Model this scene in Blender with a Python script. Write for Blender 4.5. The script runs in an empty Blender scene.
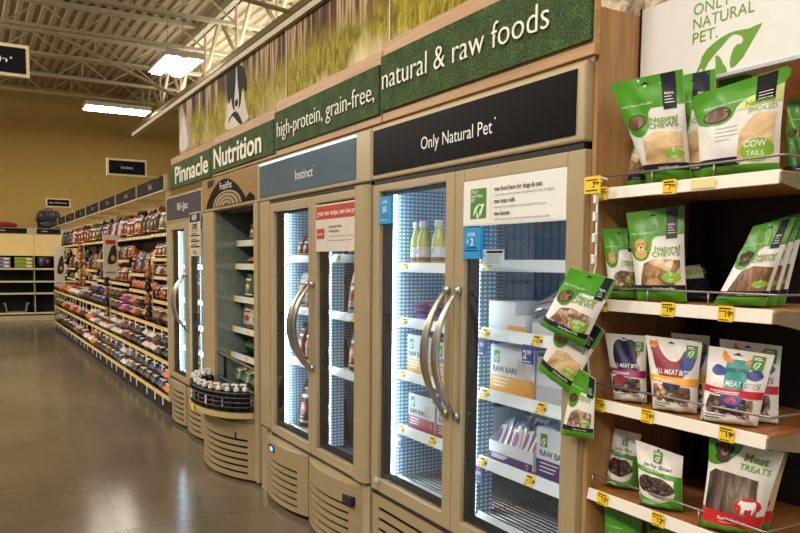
import bpy, bmesh, math, random
from mathutils import Vector, Matrix, geometry
SC = bpy.context.scene
COL = SC.collection
PI = math.pi
random.seed(7)

# ------------------------------------------------------------------ camera
cam_d = bpy.data.cameras.new('camera'); cam = bpy.data.objects.new('camera', cam_d); COL.objects.link(cam)
F_PX, YAW, PITCH, ROLL, CY = 761.4, 0.52144, -0.08326, 0.010024, 326.2
fw = Vector((math.sin(YAW)*math.cos(PITCH), math.cos(YAW)*math.cos(PITCH), math.sin(PITCH)))
rt = Vector((math.cos(YAW), -math.sin(YAW), 0)); up = rt.cross(fw)
r2 = rt*math.cos(ROLL)+up*math.sin(ROLL); u2 = up*math.cos(ROLL)-rt*math.sin(ROLL)
M = Matrix((r2, u2, -fw)).transposed().to_4x4(); M.translation = (0, 0, 1.4)
cam.matrix_world = M
cam_d.sensor_width = 36; cam_d.lens = F_PX/800*36; cam_d.clip_start = .02; cam_d.clip_end = 80
cam_d.shift_y = (CY-266.5)/800
SC.camera = cam

# ------------------------------------------------------------------ world, exposure, large lights
w = bpy.data.worlds.new('world'); SC.world = w; w.use_nodes = True
w.node_tree.nodes['Background'].inputs[0].default_value = (1, .94, .86, 1)
w.node_tree.nodes['Background'].inputs[1].default_value = .27
SC.view_settings.view_transform = 'Standard'; SC.view_settings.look = 'None'
SC.view_settings.exposure = 0.2; SC.view_settings.gamma = 1.0; SC.view_settings.use_curve_mapping = False
SC.cycles.max_bounces = 7; SC.cycles.transparent_max_bounces = 16; SC.cycles.caustics_reflective = False; SC.cycles.caustics_refractive = False
SC.cycles.sample_clamp_indirect = 4.0
LAMP_COL = (1, .96, .90)
def area(name, loc, sx, sy, power, col=LAMP_COL, rot=(0, 0, 0)):
    d = bpy.data.lights.new(name, 'AREA'); d.shape = 'RECTANGLE'; d.size = sx; d.size_y = sy; d.energy = power; d.color = col
    o = bpy.data.objects.new(name, d); COL.objects.link(o); o.location = loc; o.rotation_euler = rot
    return o
# high-bay lamps of the store: one row over the aisle; upward lights are added to brighten ceiling and back wall
for i, y in enumerate((-5.5, -1.5, 2.5, 6.5, 10.5, 14.5)):
    area('aisle_lamp', (-2.6, y, 4.6), .62, 1.3, (95, 110, 112, 130, 180, 220)[i])
    area('aisle_ceiling_fill', (-2.6, y, 4.62), 2.4, 3.0, 190, LAMP_COL, (PI, 0, 0))
    area('far_ceiling_fill', (5.6, y, 4.62), 4.0, 3.6, 130, LAMP_COL, (PI, 0, 0))
for y in (-3.0, 1.0):
    area('near_lamp', (.3, y, 4.6), .62, 1.3, 42)

# ------------------------------------------------------------------ materials
MATS = {}
def lin(c):
    return tuple(((x/255)/12.92 if x/255 <= .04045 else ((x/255+.055)/1.055)**2.4) for x in c)
def mat(name, rgb, rough=.5, metal=0.0, var=.06, scale=30, emit=0, bump=0, coat=0, spec=.5, alpha=1):
    """procedural surface: rgb is 0-255 sRGB; var is the mottling of the base colour."""
    if name in MATS: return MATS[name]
    m = bpy.data.materials.new(name); m.use_nodes = True; MATS[name] = m
    nt = m.node_tree; b = nt.nodes['Principled BSDF']; c = lin(rgb)
    b.inputs['Roughness'].default_value = rough; b.inputs['Metallic'].default_value = metal
    b.inputs['Coat Weight'].default_value = coat; b.inputs['Specular IOR Level'].default_value = spec
    b.inputs['Base Color'].default_value = (*c, 1)
    m.diffuse_color = (*c, 1)
    if emit:
        b.inputs['Emission Color'].default_value = (*c, 1); b.inputs['Emission Strength'].default_value = emit
    elif var > 0:
        tc = nt.nodes.new('ShaderNodeTexCoord'); n = nt.nodes.new('ShaderNodeTexNoise'); n.inputs['Scale'].default_value = scale
        n.inputs['Detail'].default_value = 3
        r = nt.nodes.new('ShaderNodeValToRGB')
        r.color_ramp.elements[0].position = .3; r.color_ramp.elements[1].position = .7
        r.color_ramp.elements[0].color = (*[x*(1-var) for x in c], 1); r.color_ramp.elements[1].color = (*[min(1, x*(1+var)) for x in c], 1)
        nt.links.new(tc.outputs['Object'], n.inputs['Vector']); nt.links.new(n.outputs['Fac'], r.inputs['Fac'])
        nt.links.new(r.outputs['Color'], b.inputs['Base Color'])
        if bump:
            bp = nt.nodes.new('ShaderNodeBump'); bp.inputs['Strength'].default_value = bump; bp.inputs['Distance'].default_value = .01
            nt.links.new(n.outputs['Fac'], bp.inputs['Height']); nt.links.new(bp.outputs['Normal'], b.inputs['Normal'])
    return m

class NG:
    """small node-graph helper for the richer materials."""
    def __init__(s, name, rough=.5):
        s.m = bpy.data.materials.new(name); s.m.use_nodes = True; MATS[name] = s.m; s.nt = s.m.node_tree
        s.b = s.nt.nodes['Principled BSDF']; s.b.inputs['Roughness'].default_value = rough
        s.tc = s.nt.nodes.new('ShaderNodeTexCoord')
    def node(s, t, ins=None, **kw):
        n = s.nt.nodes.new(t)
        for k, v in kw.items(): setattr(n, k, v)
        for k, v in (ins or {}).items():
            if isinstance(v, bpy.types.NodeSocket): s.nt.links.new(v, n.inputs[k])
            else: n.inputs[k].default_value = v
        return n
    def math(s, op, a, b=0.0, c=None):
        d = {0: a, 1: b}
        if c is not None: d[2] = c
        return s.node('ShaderNodeMath', d, operation=op).outputs[0]
    def mapped(s, scale, loc=(0, 0, 0), coord='Object'):
        return s.node('ShaderNodeMapping', {'Vector': s.tc.outputs[coord], 'Scale': scale, 'Location': loc}).outputs[0]
    def noise(s, vec, scale, detail=4, rough=.55, dist=0):
        return s.node('ShaderNodeTexNoise', {'Vector': vec, 'Scale': scale, 'Detail': detail, 'Roughness': rough, 'Distortion': dist}).outputs['Fac']
    def ramp(s, fac, stops):
        r = s.node('ShaderNodeValToRGB', {'Fac': fac}); e = r.color_ramp.elements
        while len(e) < len(stops): e.new(.5)
        for k, (p, c) in enumerate(stops):
            e[k].position = p; e[k].color = (*lin(c), 1)
        return r.outputs['Color']
    def mix(s, fac, a, b):
        n = s.node('ShaderNodeMix', data_type='RGBA')
        for k, v in ((0, fac), (6, a), (7, b)):
            if isinstance(v, bpy.types.NodeSocket): s.nt.links.new(v, n.inputs[k])
            else: n.inputs[k].default_value = v if k == 0 else (*lin(v), 1)
        return n.outputs[2]
    def color(s, sock): s.nt.links.new(sock, s.b.inputs['Base Color'])
    def rough(s, sock): s.nt.links.new(sock, s.b.inputs['Roughness'])
    def bump(s, h, strength=.3, dist=.01):
        bp = s.node('ShaderNodeBump', {'Height': h, 'Strength': strength, 'Distance': dist}); s.nt.links.new(bp.outputs[0], s.b.inputs['Normal'])

def floor_material():
    g = NG('polished_concrete', .22)
    a = g.noise(g.mapped((1, 1, 1)), .7, 6, .6); b = g.noise(g.mapped((1, 1, 1)), 9, 5, .65); c = g.noise(g.mapped((1, 1, 1)), 120, 2)
    f = g.math('ADD', g.math('MULTIPLY', a, .72), g.math('ADD', g.math('MULTIPLY', b, .12), g.math('MULTIPLY', c, .16)))
    col = g.ramp(f, [(.34, (84, 74, 59)), (.5, (102, 91, 74)), (.66, (118, 106, 88))])
    sep = g.node('ShaderNodeSeparateXYZ', {0: g.tc.outputs['Object']})
    jy = g.math('LESS_THAN', g.math('ABSOLUTE', g.math('SUBTRACT', g.math('FRACT', g.math('DIVIDE', g.math('ADD', sep.outputs[1], 1.35), 3.6)), .5)), .0013)
    jx = g.math('LESS_THAN', g.math('ABSOLUTE', g.math('SUBTRACT', g.math('FRACT', g.math('DIVIDE', g.math('ADD', sep.outputs[0], 1.0), 3.4)), .5)), .0013)
    j = g.math('MULTIPLY', g.math('MAXIMUM', jx, jy), .6)
    g.color(g.mix(j, col, (50, 43, 34)))
    g.rough(g.math('ADD', .10, g.math('MULTIPLY', a, .16)))
    g.b.inputs['Specular IOR Level'].default_value = .55
    g.bump(a, .05, .02)
    return g.m
def wood_material(name, c1, c2, c3, axis='z', rough=.45):
    g = NG(name, rough)
    s = {'z': (26, 26, 1.1), 'y': (26, 1.1, 26), 'x': (1.1, 26, 26)}[axis]
    n1 = g.noise(g.mapped(s), 1.0, 5, .6, .6); n2 = g.noise(g.mapped(tuple(k*5 for k in s)), 1.3, 3)
    f = g.math('ADD', g.math('MULTIPLY', n1, .7), g.math('MULTIPLY', n2, .3))
    g.color(g.ramp(f, [(.3, c1), (.5, c2), (.72, c3)])); g.bump(n2, .05, .004)
    return g.m
def grass_material():
    g = NG('artificial_turf', .8)
    n = g.noise(g.mapped((1, 1, 1)), 150, 3, .7); n2 = g.noise(g.mapped((1, 1, 1)), 14, 3); v = g.node('ShaderNodeTexVoronoi', {'Vector': g.mapped((1, 1, 1)), 'Scale': 130}).outputs['Distance']
    f = g.math('ADD', g.math('MULTIPLY', n, .7), g.math('ADD', g.math('MULTIPLY', n2, .22), g.math('MULTIPLY', v, .12)))
    g.color(g.ramp(f, [(.36, (12, 28, 8)), (.5, (40, 66, 26)), (.66, (92, 120, 62))]))
    g.bump(n, .6, .01); return g.m
def meadow_material(pale, seed, name):
    g = NG(name, .6); g.b.inputs['Specular IOR Level'].default_value = .15
    o = g.tc.outputs['Object']; sep = g.node('ShaderNodeSeparateXYZ', {0: o}); z = g.math('DIVIDE', g.math('SUBTRACT', sep.outputs[2], 2.30), .40)
    tr = g.noise(g.mapped((1, 11, .55), (0, seed, 0)), 1.0, 3, .55, .25)
    trunk = g.ramp(tr, [(.34, (26, 15, 8)), (.43, (74, 46, 22)), (.5, (120, 86, 48)), (.55, (206, 184, 142)), (.60, (96, 64, 28)), (.72, (34, 20, 8))])
    gr = g.noise(g.mapped((1, 30, 9), (0, seed*2, 0)), 1.0, 5, .7, 1.2)
    grass = g.ramp(gr, [(.3, (66, 62, 8)), (.45, (126, 114, 14)), (.58, (172, 156, 34)), (.72, (214, 194, 92))])
    big = g.noise(g.mapped((1, 2.6, 2.0), (0, seed*3, 0)), 1.0, 3)
    edge = g.math('ADD', z, g.math('MULTIPLY', g.math('SUBTRACT', g.math('ADD', g.math('MULTIPLY', big, .6), g.math('MULTIPLY', gr, .4)), .5), 1.5))
    k = g.node('ShaderNodeMapRange', {0: edge, 1: .38, 2: .72, 3: 0, 4: 1}).outputs[0]
    c = g.mix(k, grass, trunk)
    lo = g.node('ShaderNodeMapRange', {0: g.math('SUBTRACT', big, g.math('MULTIPLY', z, .5)), 1: .42, 2: .66, 3: 0, 4: pale}).outputs[0]
    c = g.mix(lo, c, (238, 222, 176))
    g.color(c); return g.m
def straw_material():
    g = NG('straw_print', .4); n = g.noise(g.mapped((1, 1, 1)), 16, 6, .75, .6); n2 = g.noise(g.mapped((1, 1, 1)), 4, 3)
    g.color(g.ramp(g.math('ADD', g.math('MULTIPLY', n, .7), g.math('MULTIPLY', n2, .3)), [(.36, (84, 58, 36)), (.46, (170, 140, 100)), (.56, (226, 208, 176)), (.66, (240, 228, 204))])); return g.m
def lattice_material():
    g = NG('perforated_liner', .4)
    sep = g.node('ShaderNodeSeparateXYZ', {0: g.tc.outputs['Object']})
    fy = g.math('ABSOLUTE', g.math('SUBTRACT', g.math('FRACT', g.math('DIVIDE', sep.outputs[1], .021)), .5))
    fz = g.math('ABSOLUTE', g.math('SUBTRACT', g.math('FRACT', g.math('DIVIDE', sep.outputs[2], .0165)), .5))
    inside = g.math('MULTIPLY', g.math('LESS_THAN', fy, .30), g.math('LESS_THAN', fz, .25))
    g.color(g.mix(inside, (108, 156, 180), (246, 250, 255))); return g.m
def chunk_material(name, stops, scale=60):
    g = NG(name, .55)
    v = g.node('ShaderNodeTexVoronoi', {'Vector': g.mapped((1, 1, 1)), 'Scale': scale}); n = g.noise(g.mapped((1, 1, 1)), scale*1.6, 4)
    sepc = g.node('ShaderNodeSeparateColor', {0: v.outputs['Color']})
    f = g.math('ADD', g.math('MULTIPLY', sepc.outputs[0], .55), g.math('ADD', g.math('MULTIPLY', n, .5), g.math('MULTIPLY', v.outputs['Distance'], -.35)))
    g.color(g.ramp(f, stops)); g.bump(g.math('MULTIPLY', v.outputs['Distance'], -1), .5, .006); return g.m
def strip_material(name, stops, sc=(60, 60, 7)):
    g = NG(name, .4); n = g.noise(g.mapped(sc), 1, 4, .6, .8); g.color(g.ramp(n, stops)); g.bump(n, .25, .004); return g.m
def glass_material(name, tint=(1, 1, 1), refl=1.0):
    m = bpy.data.materials.new(name); m.use_nodes = True; MATS[name] = m; nt = m.node_tree; nt.nodes.clear()
    o = nt.nodes.new('ShaderNodeOutputMaterial'); t = nt.nodes.new('ShaderNodeBsdfTransparent'); t.inputs[0].default_value = (*tint, 1)
    gl = nt.nodes.new('ShaderNodeBsdfGlossy'); gl.inputs['Roughness'].default_value = .02
    fr = nt.nodes.new('ShaderNodeFresnel'); fr.inputs[0].default_value = 1.45
    k = nt.nodes.new('ShaderNodeMath'); k.operation = 'MULTIPLY'; k.inputs[1].default_value = refl; nt.links.new(fr.outputs[0], k.inputs[0])
    mx = nt.nodes.new('ShaderNodeMixShader'); nt.links.new(k.outputs[0], mx.inputs[0]); nt.links.new(t.outputs[0], mx.inputs[1]); nt.links.new(gl.outputs[0], mx.inputs[2])
    nt.links.new(mx.outputs[0], o.inputs[0]); return m

M_FLOOR = floor_material()
M_WOOD = wood_material('oak_laminate', (142, 104, 62), (176, 134, 86), (198, 160, 112), 'z')
M_WOODY = wood_material('oak_trim', (150, 110, 66), (182, 140, 90), (204, 166, 116), 'y')
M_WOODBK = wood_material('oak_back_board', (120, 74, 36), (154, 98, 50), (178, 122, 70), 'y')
M_TURF = grass_material()
M_LATT = lattice_material()
M_GLASS = glass_material('cooler_glass', (.98, .99, 1.0), .22)
M_BOARD = mat('mustard_wall_paint', (190, 156, 84), .8, var=.03, scale=4)
M_CEIL = mat('painted_roof_deck', (176, 158, 124), .7, var=.05, scale=3)
M_STEEL = mat('cream_painted_steel', (186, 172, 140), .5, var=.06, scale=12)
M_CHAMP = mat('champagne_metal', (182, 164, 128), .36, .25, var=.03, scale=8)
M_CHAMP2 = mat('champagne_grille', (170, 150, 112), .42, .2, var=.04, scale=8)
M_BLACK = mat('black_plastic', (14, 14, 15), .4, var=.1)
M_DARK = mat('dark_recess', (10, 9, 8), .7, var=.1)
M_DARKGREY = mat('dark_grey_satin', (26, 26, 30), .5, var=.15, scale=6)
M_WHITE = mat('white_print', (236, 236, 232), .45, var=.01)
M_WHITEP = mat('white_film', (232, 230, 226), .3, var=.03, scale=20)
M_LINER = mat('white_liner', (206, 222, 240), .4, var=.03)
M_GASKET = mat('rubber_gasket', (10, 11, 14), .9, var=.1, spec=.1)
M_RIB = mat('ribbed_liner', (114, 146, 164), .4, var=.05)
M_RAIL = mat('clear_price_rail', (214, 222, 224), .3, var=.03)
M_YTAG = mat('yellow_price_tag', (244, 206, 22), .5, var=.02)
M_BTAG = mat('blue_price_tag', (34, 66, 168), .5, var=.02)
M_CYAN = mat('cyan_card', (28, 148, 218), .5, var=.02)
M_INK = mat('black_ink', (22, 22, 24), .6, var=0, spec=.2)
M_GREY = mat('grey_ink', (128, 128, 126), .5, var=0)
M_NAVY = mat('navy_print', (24, 29, 46), .45, var=.05, spec=.3)
M_GREEN = mat('leaf_green_film', (74, 150, 24), .32, var=.08, scale=14)
M_DGREEN = mat('deep_green_film', (44, 110, 22), .35, var=.1, scale=14)
M_LIME = mat('lime_badge', (136, 184, 34), .4, var=.04)
M_TGREEN = mat('green_lettering', (104, 158, 38), .45, var=0)
M_LOGOG = mat('logo_green', (72, 140, 40), .45, var=.02)
M_LED = mat('led_strip', (214, 240, 255), .4, emit=17)
M_CREAM = mat('cream_shelf_metal', (206, 190, 148), .5, var=.04)
M_YELLOWRAIL = mat('yellowed_price_strip', (206, 180, 110), .45, var=.08, scale=25)
M_CHROME = mat('brushed_steel', (176, 168, 154), .3, .9, var=.05, scale=40)
M_WIRE = mat('grey_wire', (150, 146, 140), .35, .7, var=.05)
M_BWIRE = mat('black_wire', (16, 16, 17), .45, var=.05)
M_SHELFW = mat('white_shelf_lip', (232, 226, 214), .4, var=.02)
M_SHELFG = mat('taupe_bracket', (140, 126, 104), .5, var=.05)

# ------------------------------------------------------------------ mesh building
class MB:
    def __init__(s): s.v = []; s.f = []; s.m = []; s.mats = []
    def mi(s, m):
        if m not in s.mats: s.mats.append(m)
        return s.mats.index(m)
    def add(s, vs, fs, m):
        o = len(s.v); k = s.mi(m); s.v.extend([tuple(p) for p in vs])
        for f in fs: s.f.append([i+o for i in f]); s.m.append(k)
        return s
    def box(s, x0, y0, z0, x1, y1, z1, m):
        v = [(x, y, z) for z in (z0, z1) for y in (y0, y1) for x in (x0, x1)]
        return s.add(v, [(0, 2, 3, 1), (4, 5, 7, 6), (0, 1, 5, 4), (2, 6, 7, 3), (0, 4, 6, 2), (1, 3, 7, 5)], m)
    def prism(s, pts, a, b, m, axis='y'):
        """extrude a 2D outline from a to b along axis (y: outline in x,z; x: outline in y,z; z: outline in x,y)."""
        P = {'y': lambda p, t: (p[0], t, p[1]), 'x': lambda p, t: (t, p[0], p[1]), 'z': lambda p, t: (p[0], p[1], t)}[axis]
        n = len(pts); v = [P(p, a) for p in pts]+[P(p, b) for p in pts]
        f = [[i, (i+1) % n, n+(i+1) % n, n+i] for i in range(n)]+[list(range(n))[::-1], list(range(n, 2*n))]
        return s.add(v, f, m)
    def tube(s, path, r, m, n=8, caps=True, flat=1.0):
        path = [Vector(p) for p in path]; rs = r if isinstance(r, (list, tuple)) else [r]*len(path)
        rings = []; prev = None
        for i, p in enumerate(path):
            t = (path[min(i+1, len(path)-1)]-path[max(i-1, 0)]).normalized()
            if prev is None:
                ref = Vector((0, 0, 1)) if abs(t.z) < .9 else Vector((1, 0, 0)); a = t.cross(ref).normalized()
            else: a = (prev-t*prev.dot(t)).normalized()
            b = t.cross(a); prev = a
            rings.append([p+a*(rs[i]*math.cos(2*PI*k/n))+b*(rs[i]*flat*math.sin(2*PI*k/n)) for k in range(n)])
        v = [q for g in rings for q in g]; f = []
        for i in range(len(path)-1):
            for k in range(n): f.append([i*n+k, i*n+(k+1) % n, (i+1)*n+(k+1) % n, (i+1)*n+k])
        if caps: f += [list(range(n))[::-1], [(len(path)-1)*n+k for k in range(n)]]
        return s.add(v, f, m)
    def lathe(s, prof, c, m, n=16):
        v = []; f = []
        for (r, z) in prof: v += [(c[0]+r*math.cos(2*PI*k/n), c[1]+r*math.sin(2*PI*k/n), c[2]+z) for k in range(n)]
        for i in range(len(prof)-1):
            for k in range(n): f.append([i*n+k, i*n+(k+1) % n, (i+1)*n+(k+1) % n, (i+1)*n+k])
        f += [list(range(n))[::-1], [(len(prof)-1)*n+k for k in range(n)]]
        return s.add(v, f, m)
    def put(s, shape, fn, m):
        """a 2D shape (verts, faces) laid on a surface by fn(x, z) -> point."""
        return s.add([fn(*p) for p in shape[0]], shape[1], m)
    def build(s, name, parent=None, smooth=False, bevel=0, seg=2, solid=0):
        me = bpy.data.meshes.new(name); me.from_pydata(s.v, [], s.f); me.validate(clean_customdata=False)
        for m in s.mats: me.materials.append(m)
        if len(me.polygons) == len(s.m): me.polygons.foreach_set('material_index', s.m)
        if smooth: me.polygons.foreach_set('use_smooth', [True]*len(me.polygons))
        me.update(); o = bpy.data.objects.new(name, me); COL.objects.link(o)
        if parent is not None: o.parent = parent
        if solid: d = o.modifiers.new('solid', 'SOLIDIFY'); d.thickness = solid; d.offset = -1
        if bevel:
            d = o.modifiers.new('bevel', 'BEVEL'); d.width = bevel; d.segments = seg; d.limit_method = 'ANGLE'; d.angle_limit = .9
            d.harden_normals = False
        return o
def tag(o, label=None, cat=None, group=None, kind=None):
    if label: o['label'] = label
    if cat: o['category'] = cat
    if group: o['group'] = group
    if kind: o['kind'] = kind
    return o
def thing(name, label, cat, loc=(0, 0, 0), rz=0, group=None):
    o = bpy.data.objects.new(name, None); COL.objects.link(o); o.location = loc; o.rotation_euler = (0, 0, rz); o.empty_display_size = .05
    return tag(o, label, cat, group)
def copy_thing(root, loc=None, rz=None, label=None, group=None):
    r = root.copy(); COL.objects.link(r)
    if loc is not None: r.location = loc
    if rz is not None: r.rotation_euler = (r.rotation_euler[0], r.rotation_euler[1], rz)
    if label: r['label'] = label
    if group: r['group'] = group
    for ch in list(root.children):
        c = ch.copy(); COL.objects.link(c); c.parent = r
        for g in list(ch.children):
            d = g.copy(); COL.objects.link(d); d.parent = c
    return r
FRONT = -PI/2          # a thing whose local x runs to the viewer's right, y into the wall, z up

# ------------------------------------------------------------------ flat shapes (artwork, lettering)
def rect(x0, y0, x1, y1): return [(x0, y0), (x1, y0), (x1, y1), (x0, y1)], [[0, 1, 2, 3]]
def ell(cx, cy, rx, ry=None, n=24, rot=0):
    ry = rx if ry is None else ry; c, s = math.cos(rot), math.sin(rot)
    v = []
    for k in range(n):
        a, b = rx*math.cos(2*PI*k/n), ry*math.sin(2*PI*k/n); v.append((cx+a*c-b*s, cy+a*s+b*c))
    return v, [list(range(n))]
def poly(pts):
    t = geometry.tessellate_polygon([[Vector((x, y, 0)) for x, y in pts]])
    return list(pts), [list(f) for f in t]
def smooth_poly(pts, k=3):
    """closed Catmull-Rom through pts."""
    n = len(pts); out = []
    for i in range(n):
        p0, p1, p2, p3 = [Vector(pts[(i+j-1) % n]) for j in range(4)]
        for q in range(k):
            t = q/k; out.append(tuple(.5*((2*p1)+(p2-p0)*t+(2*p0-5*p1+4*p2-p3)*t*t+(3*p1-p0-3*p2+p3)*t**3)))
    return poly(out)
TXT = {}
def raw_text(s, bold):
    k = (s, bold)
    if k in TXT: return TXT[k]
    c = bpy.data.curves.new('t', 'FONT'); c.body = s; c.size = 1; c.offset = bold; c.resolution_u = 3 if len(s) > 14 else 4
    o = bpy.data.objects.new('t', c); COL.objects.link(o); bpy.context.view_layer.update()
    dg = bpy.context.evaluated_depsgraph_get(); e = o.evaluated_get(dg); me = e.to_mesh()
    v = [(p.co.x, p.co.y) for p in me.vertices]; f = [list(p.vertices) for p in me.polygons]
    e.to_mesh_clear(); bpy.data.objects.remove(o); bpy.data.curves.remove(c)
    TXT[k] = (v, f); return TXT[k]
def text(s, x, y, cap, align='l', bold=0.0, sx=1.0, width=None, slant=0, rot=0):
    """lettering with capital height cap, baseline at y; width (if given) sets the line's length."""
    v, f = raw_text(s, bold)
    if not v: return [], []
    x0 = min(p[0] for p in v); x1 = max(p[0] for p in v); k = cap/.73; kx = k*sx
    if width: kx = width/(x1-x0)
    off = {'l': 0, 'c': .5, 'r': 1}[align]*(x1-x0)*kx
    P = [((px-x0)*kx-off+slant*py*k, py*k) for px, py in v]
    c, sn = math.cos(rot), math.sin(rot)
    return [(x+a*c-b*sn, y+a*sn+b*c) for a, b in P], f
def shift(shape, dx, dy, k=1.0, kx=None): return [(dx+x*(k if kx is None else kx), dy+y*k) for x, y in shape[0]], shape[1]
def refine(shape, gx, gy):
    """cut a shape along the lattice x=i*gx, y=j*gy so that it follows a curved surface."""
    v, f = shape
    if not v: return shape
    xs = [p[0] for p in v]; ys = [p[1] for p in v]
    bm = bmesh.new(); bv = [bm.verts.new((x, y, 0)) for x, y in v]
    for q in f:
        try: bm.faces.new([bv[i] for i in q])
        except ValueError: pass
    for lo, hi, g, ax in ((min(xs), max(xs), gx, 0), (min(ys), max(ys), gy, 1)):
        i = math.floor(lo/g)+1
        while i*g < hi-1e-6:
            co = Vector((i*g, 0, 0)) if ax == 0 else Vector((0, i*g, 0)); no = Vector((1, 0, 0)) if ax == 0 else Vector((0, 1, 0))
            bmesh.ops.bisect_plane(bm, geom=bm.verts[:]+bm.edges[:]+bm.faces[:], plane_co=co, plane_no=no, dist=1e-7)
            i += 1
    bm.verts.index_update(); r = [(p.co.x, p.co.y) for p in bm.verts], [[q.index for q in fc.verts] for fc in bm.faces]
    bm.free(); return r
# the leaf emblem: a leaf with the outline of a sitting dog and a cat left open in it (unit box)
LEAF = [(x/290, (350-(y+.25*x))/180) for x, y in [(0, 330), (12, 300), (20, 280), (25, 250), (45, 215), (75, 185), (110, 158), (150, 136), (185, 127), (235, 121), (290, 98), (270, 140), (245, 192), (215, 252), (185, 292), (165, 306), (157, 288), (160, 255), (170, 215), (186, 193), (205, 190), (213, 172), (206, 156), (190, 146), (170, 143), (152, 153), (135, 175), (110, 207), (85, 237), (60, 272), (45, 302), (38, 326), (28, 303), (20, 310), (8, 332)]]
CAT = [(x/290, (350-(y+.25*x))/180) for x, y in [(90, 250), (97, 240), (110, 250), (118, 262), (128, 285), (140, 300), (148, 325), (130, 335), (110, 340), (95, 345), (91, 320), (93, 290)]]
def emblem(x, y, k): return [shift(poly(LEAF), x, y, k), shift(poly(CAT), x, y, k)]
COW = [(.0, .62), (.06, .78), (.12, .86), (.15, .80), (.24, .78), (.40, .76), (.62, .76), (.86, .80), (.94, .74), (.97, .50), (1.0, .24), (.96, .22), (.93, .48), (.90, .42), (.88, .04), (.82, .04), (.80, .30), (.76, .38), (.72, .36), (.70, .30), (.44, .32), (.40, .04), (.34, .04), (.33, .30), (.29, .04), (.24, .05), (.24, .36), (.18, .50), (.12, .58), (.04, .56)]

# ------------------------------------------------------------------ pouches
class Art:
    """artwork on a pouch front. positions are fractions of width / height; sizes of round things and lettering are fractions of the width."""
    def __init__(s, mb, w, h, fn, nu, nv): s.mb, s.w, s.h, s.fn, s.nu, s.nv = mb, w, h, fn, nu, nv
    def put(s, shape, m, layer=1):
        if shape[0]: s.mb.put(refine(shape, s.w/s.nu, s.h/s.nv), lambda x, y: s.fn(x/s.w, y/s.h, .0007+layer*.0005), m)
    def frac(s, pts): return [(x*s.w, y*s.h) for x, y in pts]
    def rect(s, x0, y0, x1, y1, m, layer=1): s.put(rect(x0*s.w, y0*s.h, x1*s.w, y1*s.h), m, layer)
    def poly(s, pts, m, layer=1): s.put(poly(s.frac(pts)), m, layer)
    def blob(s, pts, m, layer=1): s.put(smooth_poly(s.frac(pts)), m, layer)
    def ell(s, cx, cy, rx, ry, m, layer=1, rot=0): s.put(ell(cx*s.w, cy*s.h, rx*s.w, ry*s.w, 28, rot), m, layer)
    def text(s, t, x, y, cap, m, layer=3, align='l', bold=0.0, width=None, rot=0, slant=0):
        s.put(text(t, x*s.w, y*s.h, cap*s.w, align, bold, width=(width*s.w if width else None), rot=rot, slant=slant), m, layer)
    def lines(s, x, y, n, step, x1, m, layer=3, th=.008):
        for k in range(n): s.rect(x, y-k*step, x1-(.3*(x1-x) if k == n-1 else 0), y-k*step+th, m, layer)
    def dog(s, cx, cy, r, layer=3, coat='gold'):
        a = mat('dog_'+coat, {'gold': (206, 162, 100), 'dark': (60, 44, 34)}[coat], .6, var=.15, scale=90); b = mat('dog_ear_'+coat, {'gold': (158, 108, 56), 'dark': (26, 20, 18)}[coat], .6)
        c = mat('dog_muzzle_'+coat, {'gold': (232, 204, 156), 'dark': (124, 88, 58)}[coat], .6); k = s.w/s.h
        s.ell(cx, cy-r*.75*k, r*.72, r*.6, a, layer)
        s.ell(cx-r*.62, cy+.05*r*k, r*.26, r*.52, b, layer+.3, .35); s.ell(cx+r*.62, cy+.05*r*k, r*.26, r*.52, b, layer+.3, -.35)
        s.ell(cx, cy+r*.15*k, r*.62, r*.68, a, layer+.6)
        s.ell(cx+.05*r, cy-r*.3*k, r*.36, r*.36, c, layer+.9)
        s.ell(cx+.05*r, cy-r*.12*k, r*.15, r*.11, M_INK, layer+1.2); s.ell(cx+.05*r, cy-r*.48*k, r*.17, r*.08, mat('tongue', (206, 96, 96)), layer+1.2)
        for d in (-.26, .3): s.ell(cx+d*r, cy+r*.25*k, r*.085, r*.085, M_INK, layer+1.2)
    def logo(s, x, y, size, layer=3):
        """green square with a white leaf emblem."""
        k = size*s.w
        s.put(rect(x*s.w, y*s.h, x*s.w+k, y*s.h+k*1.25), M_LOGOG, layer)
        for e in emblem(x*s.w+k*.18, y*s.h+k*.12, k*.6): s.put(e, M_WHITE, layer+1)
        s.put(rect(x*s.w+k*.12, y*s.h+k*1.02, x*s.w+k*.7, y*s.h+k*1.10), M_WHITE, layer+1)
        s.put(rect(x*s.w+k*.12, y*s.h+k*.88, x*s.w+k*.8, y*s.h+k*.96), M_WHITE, layer+1)

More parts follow.
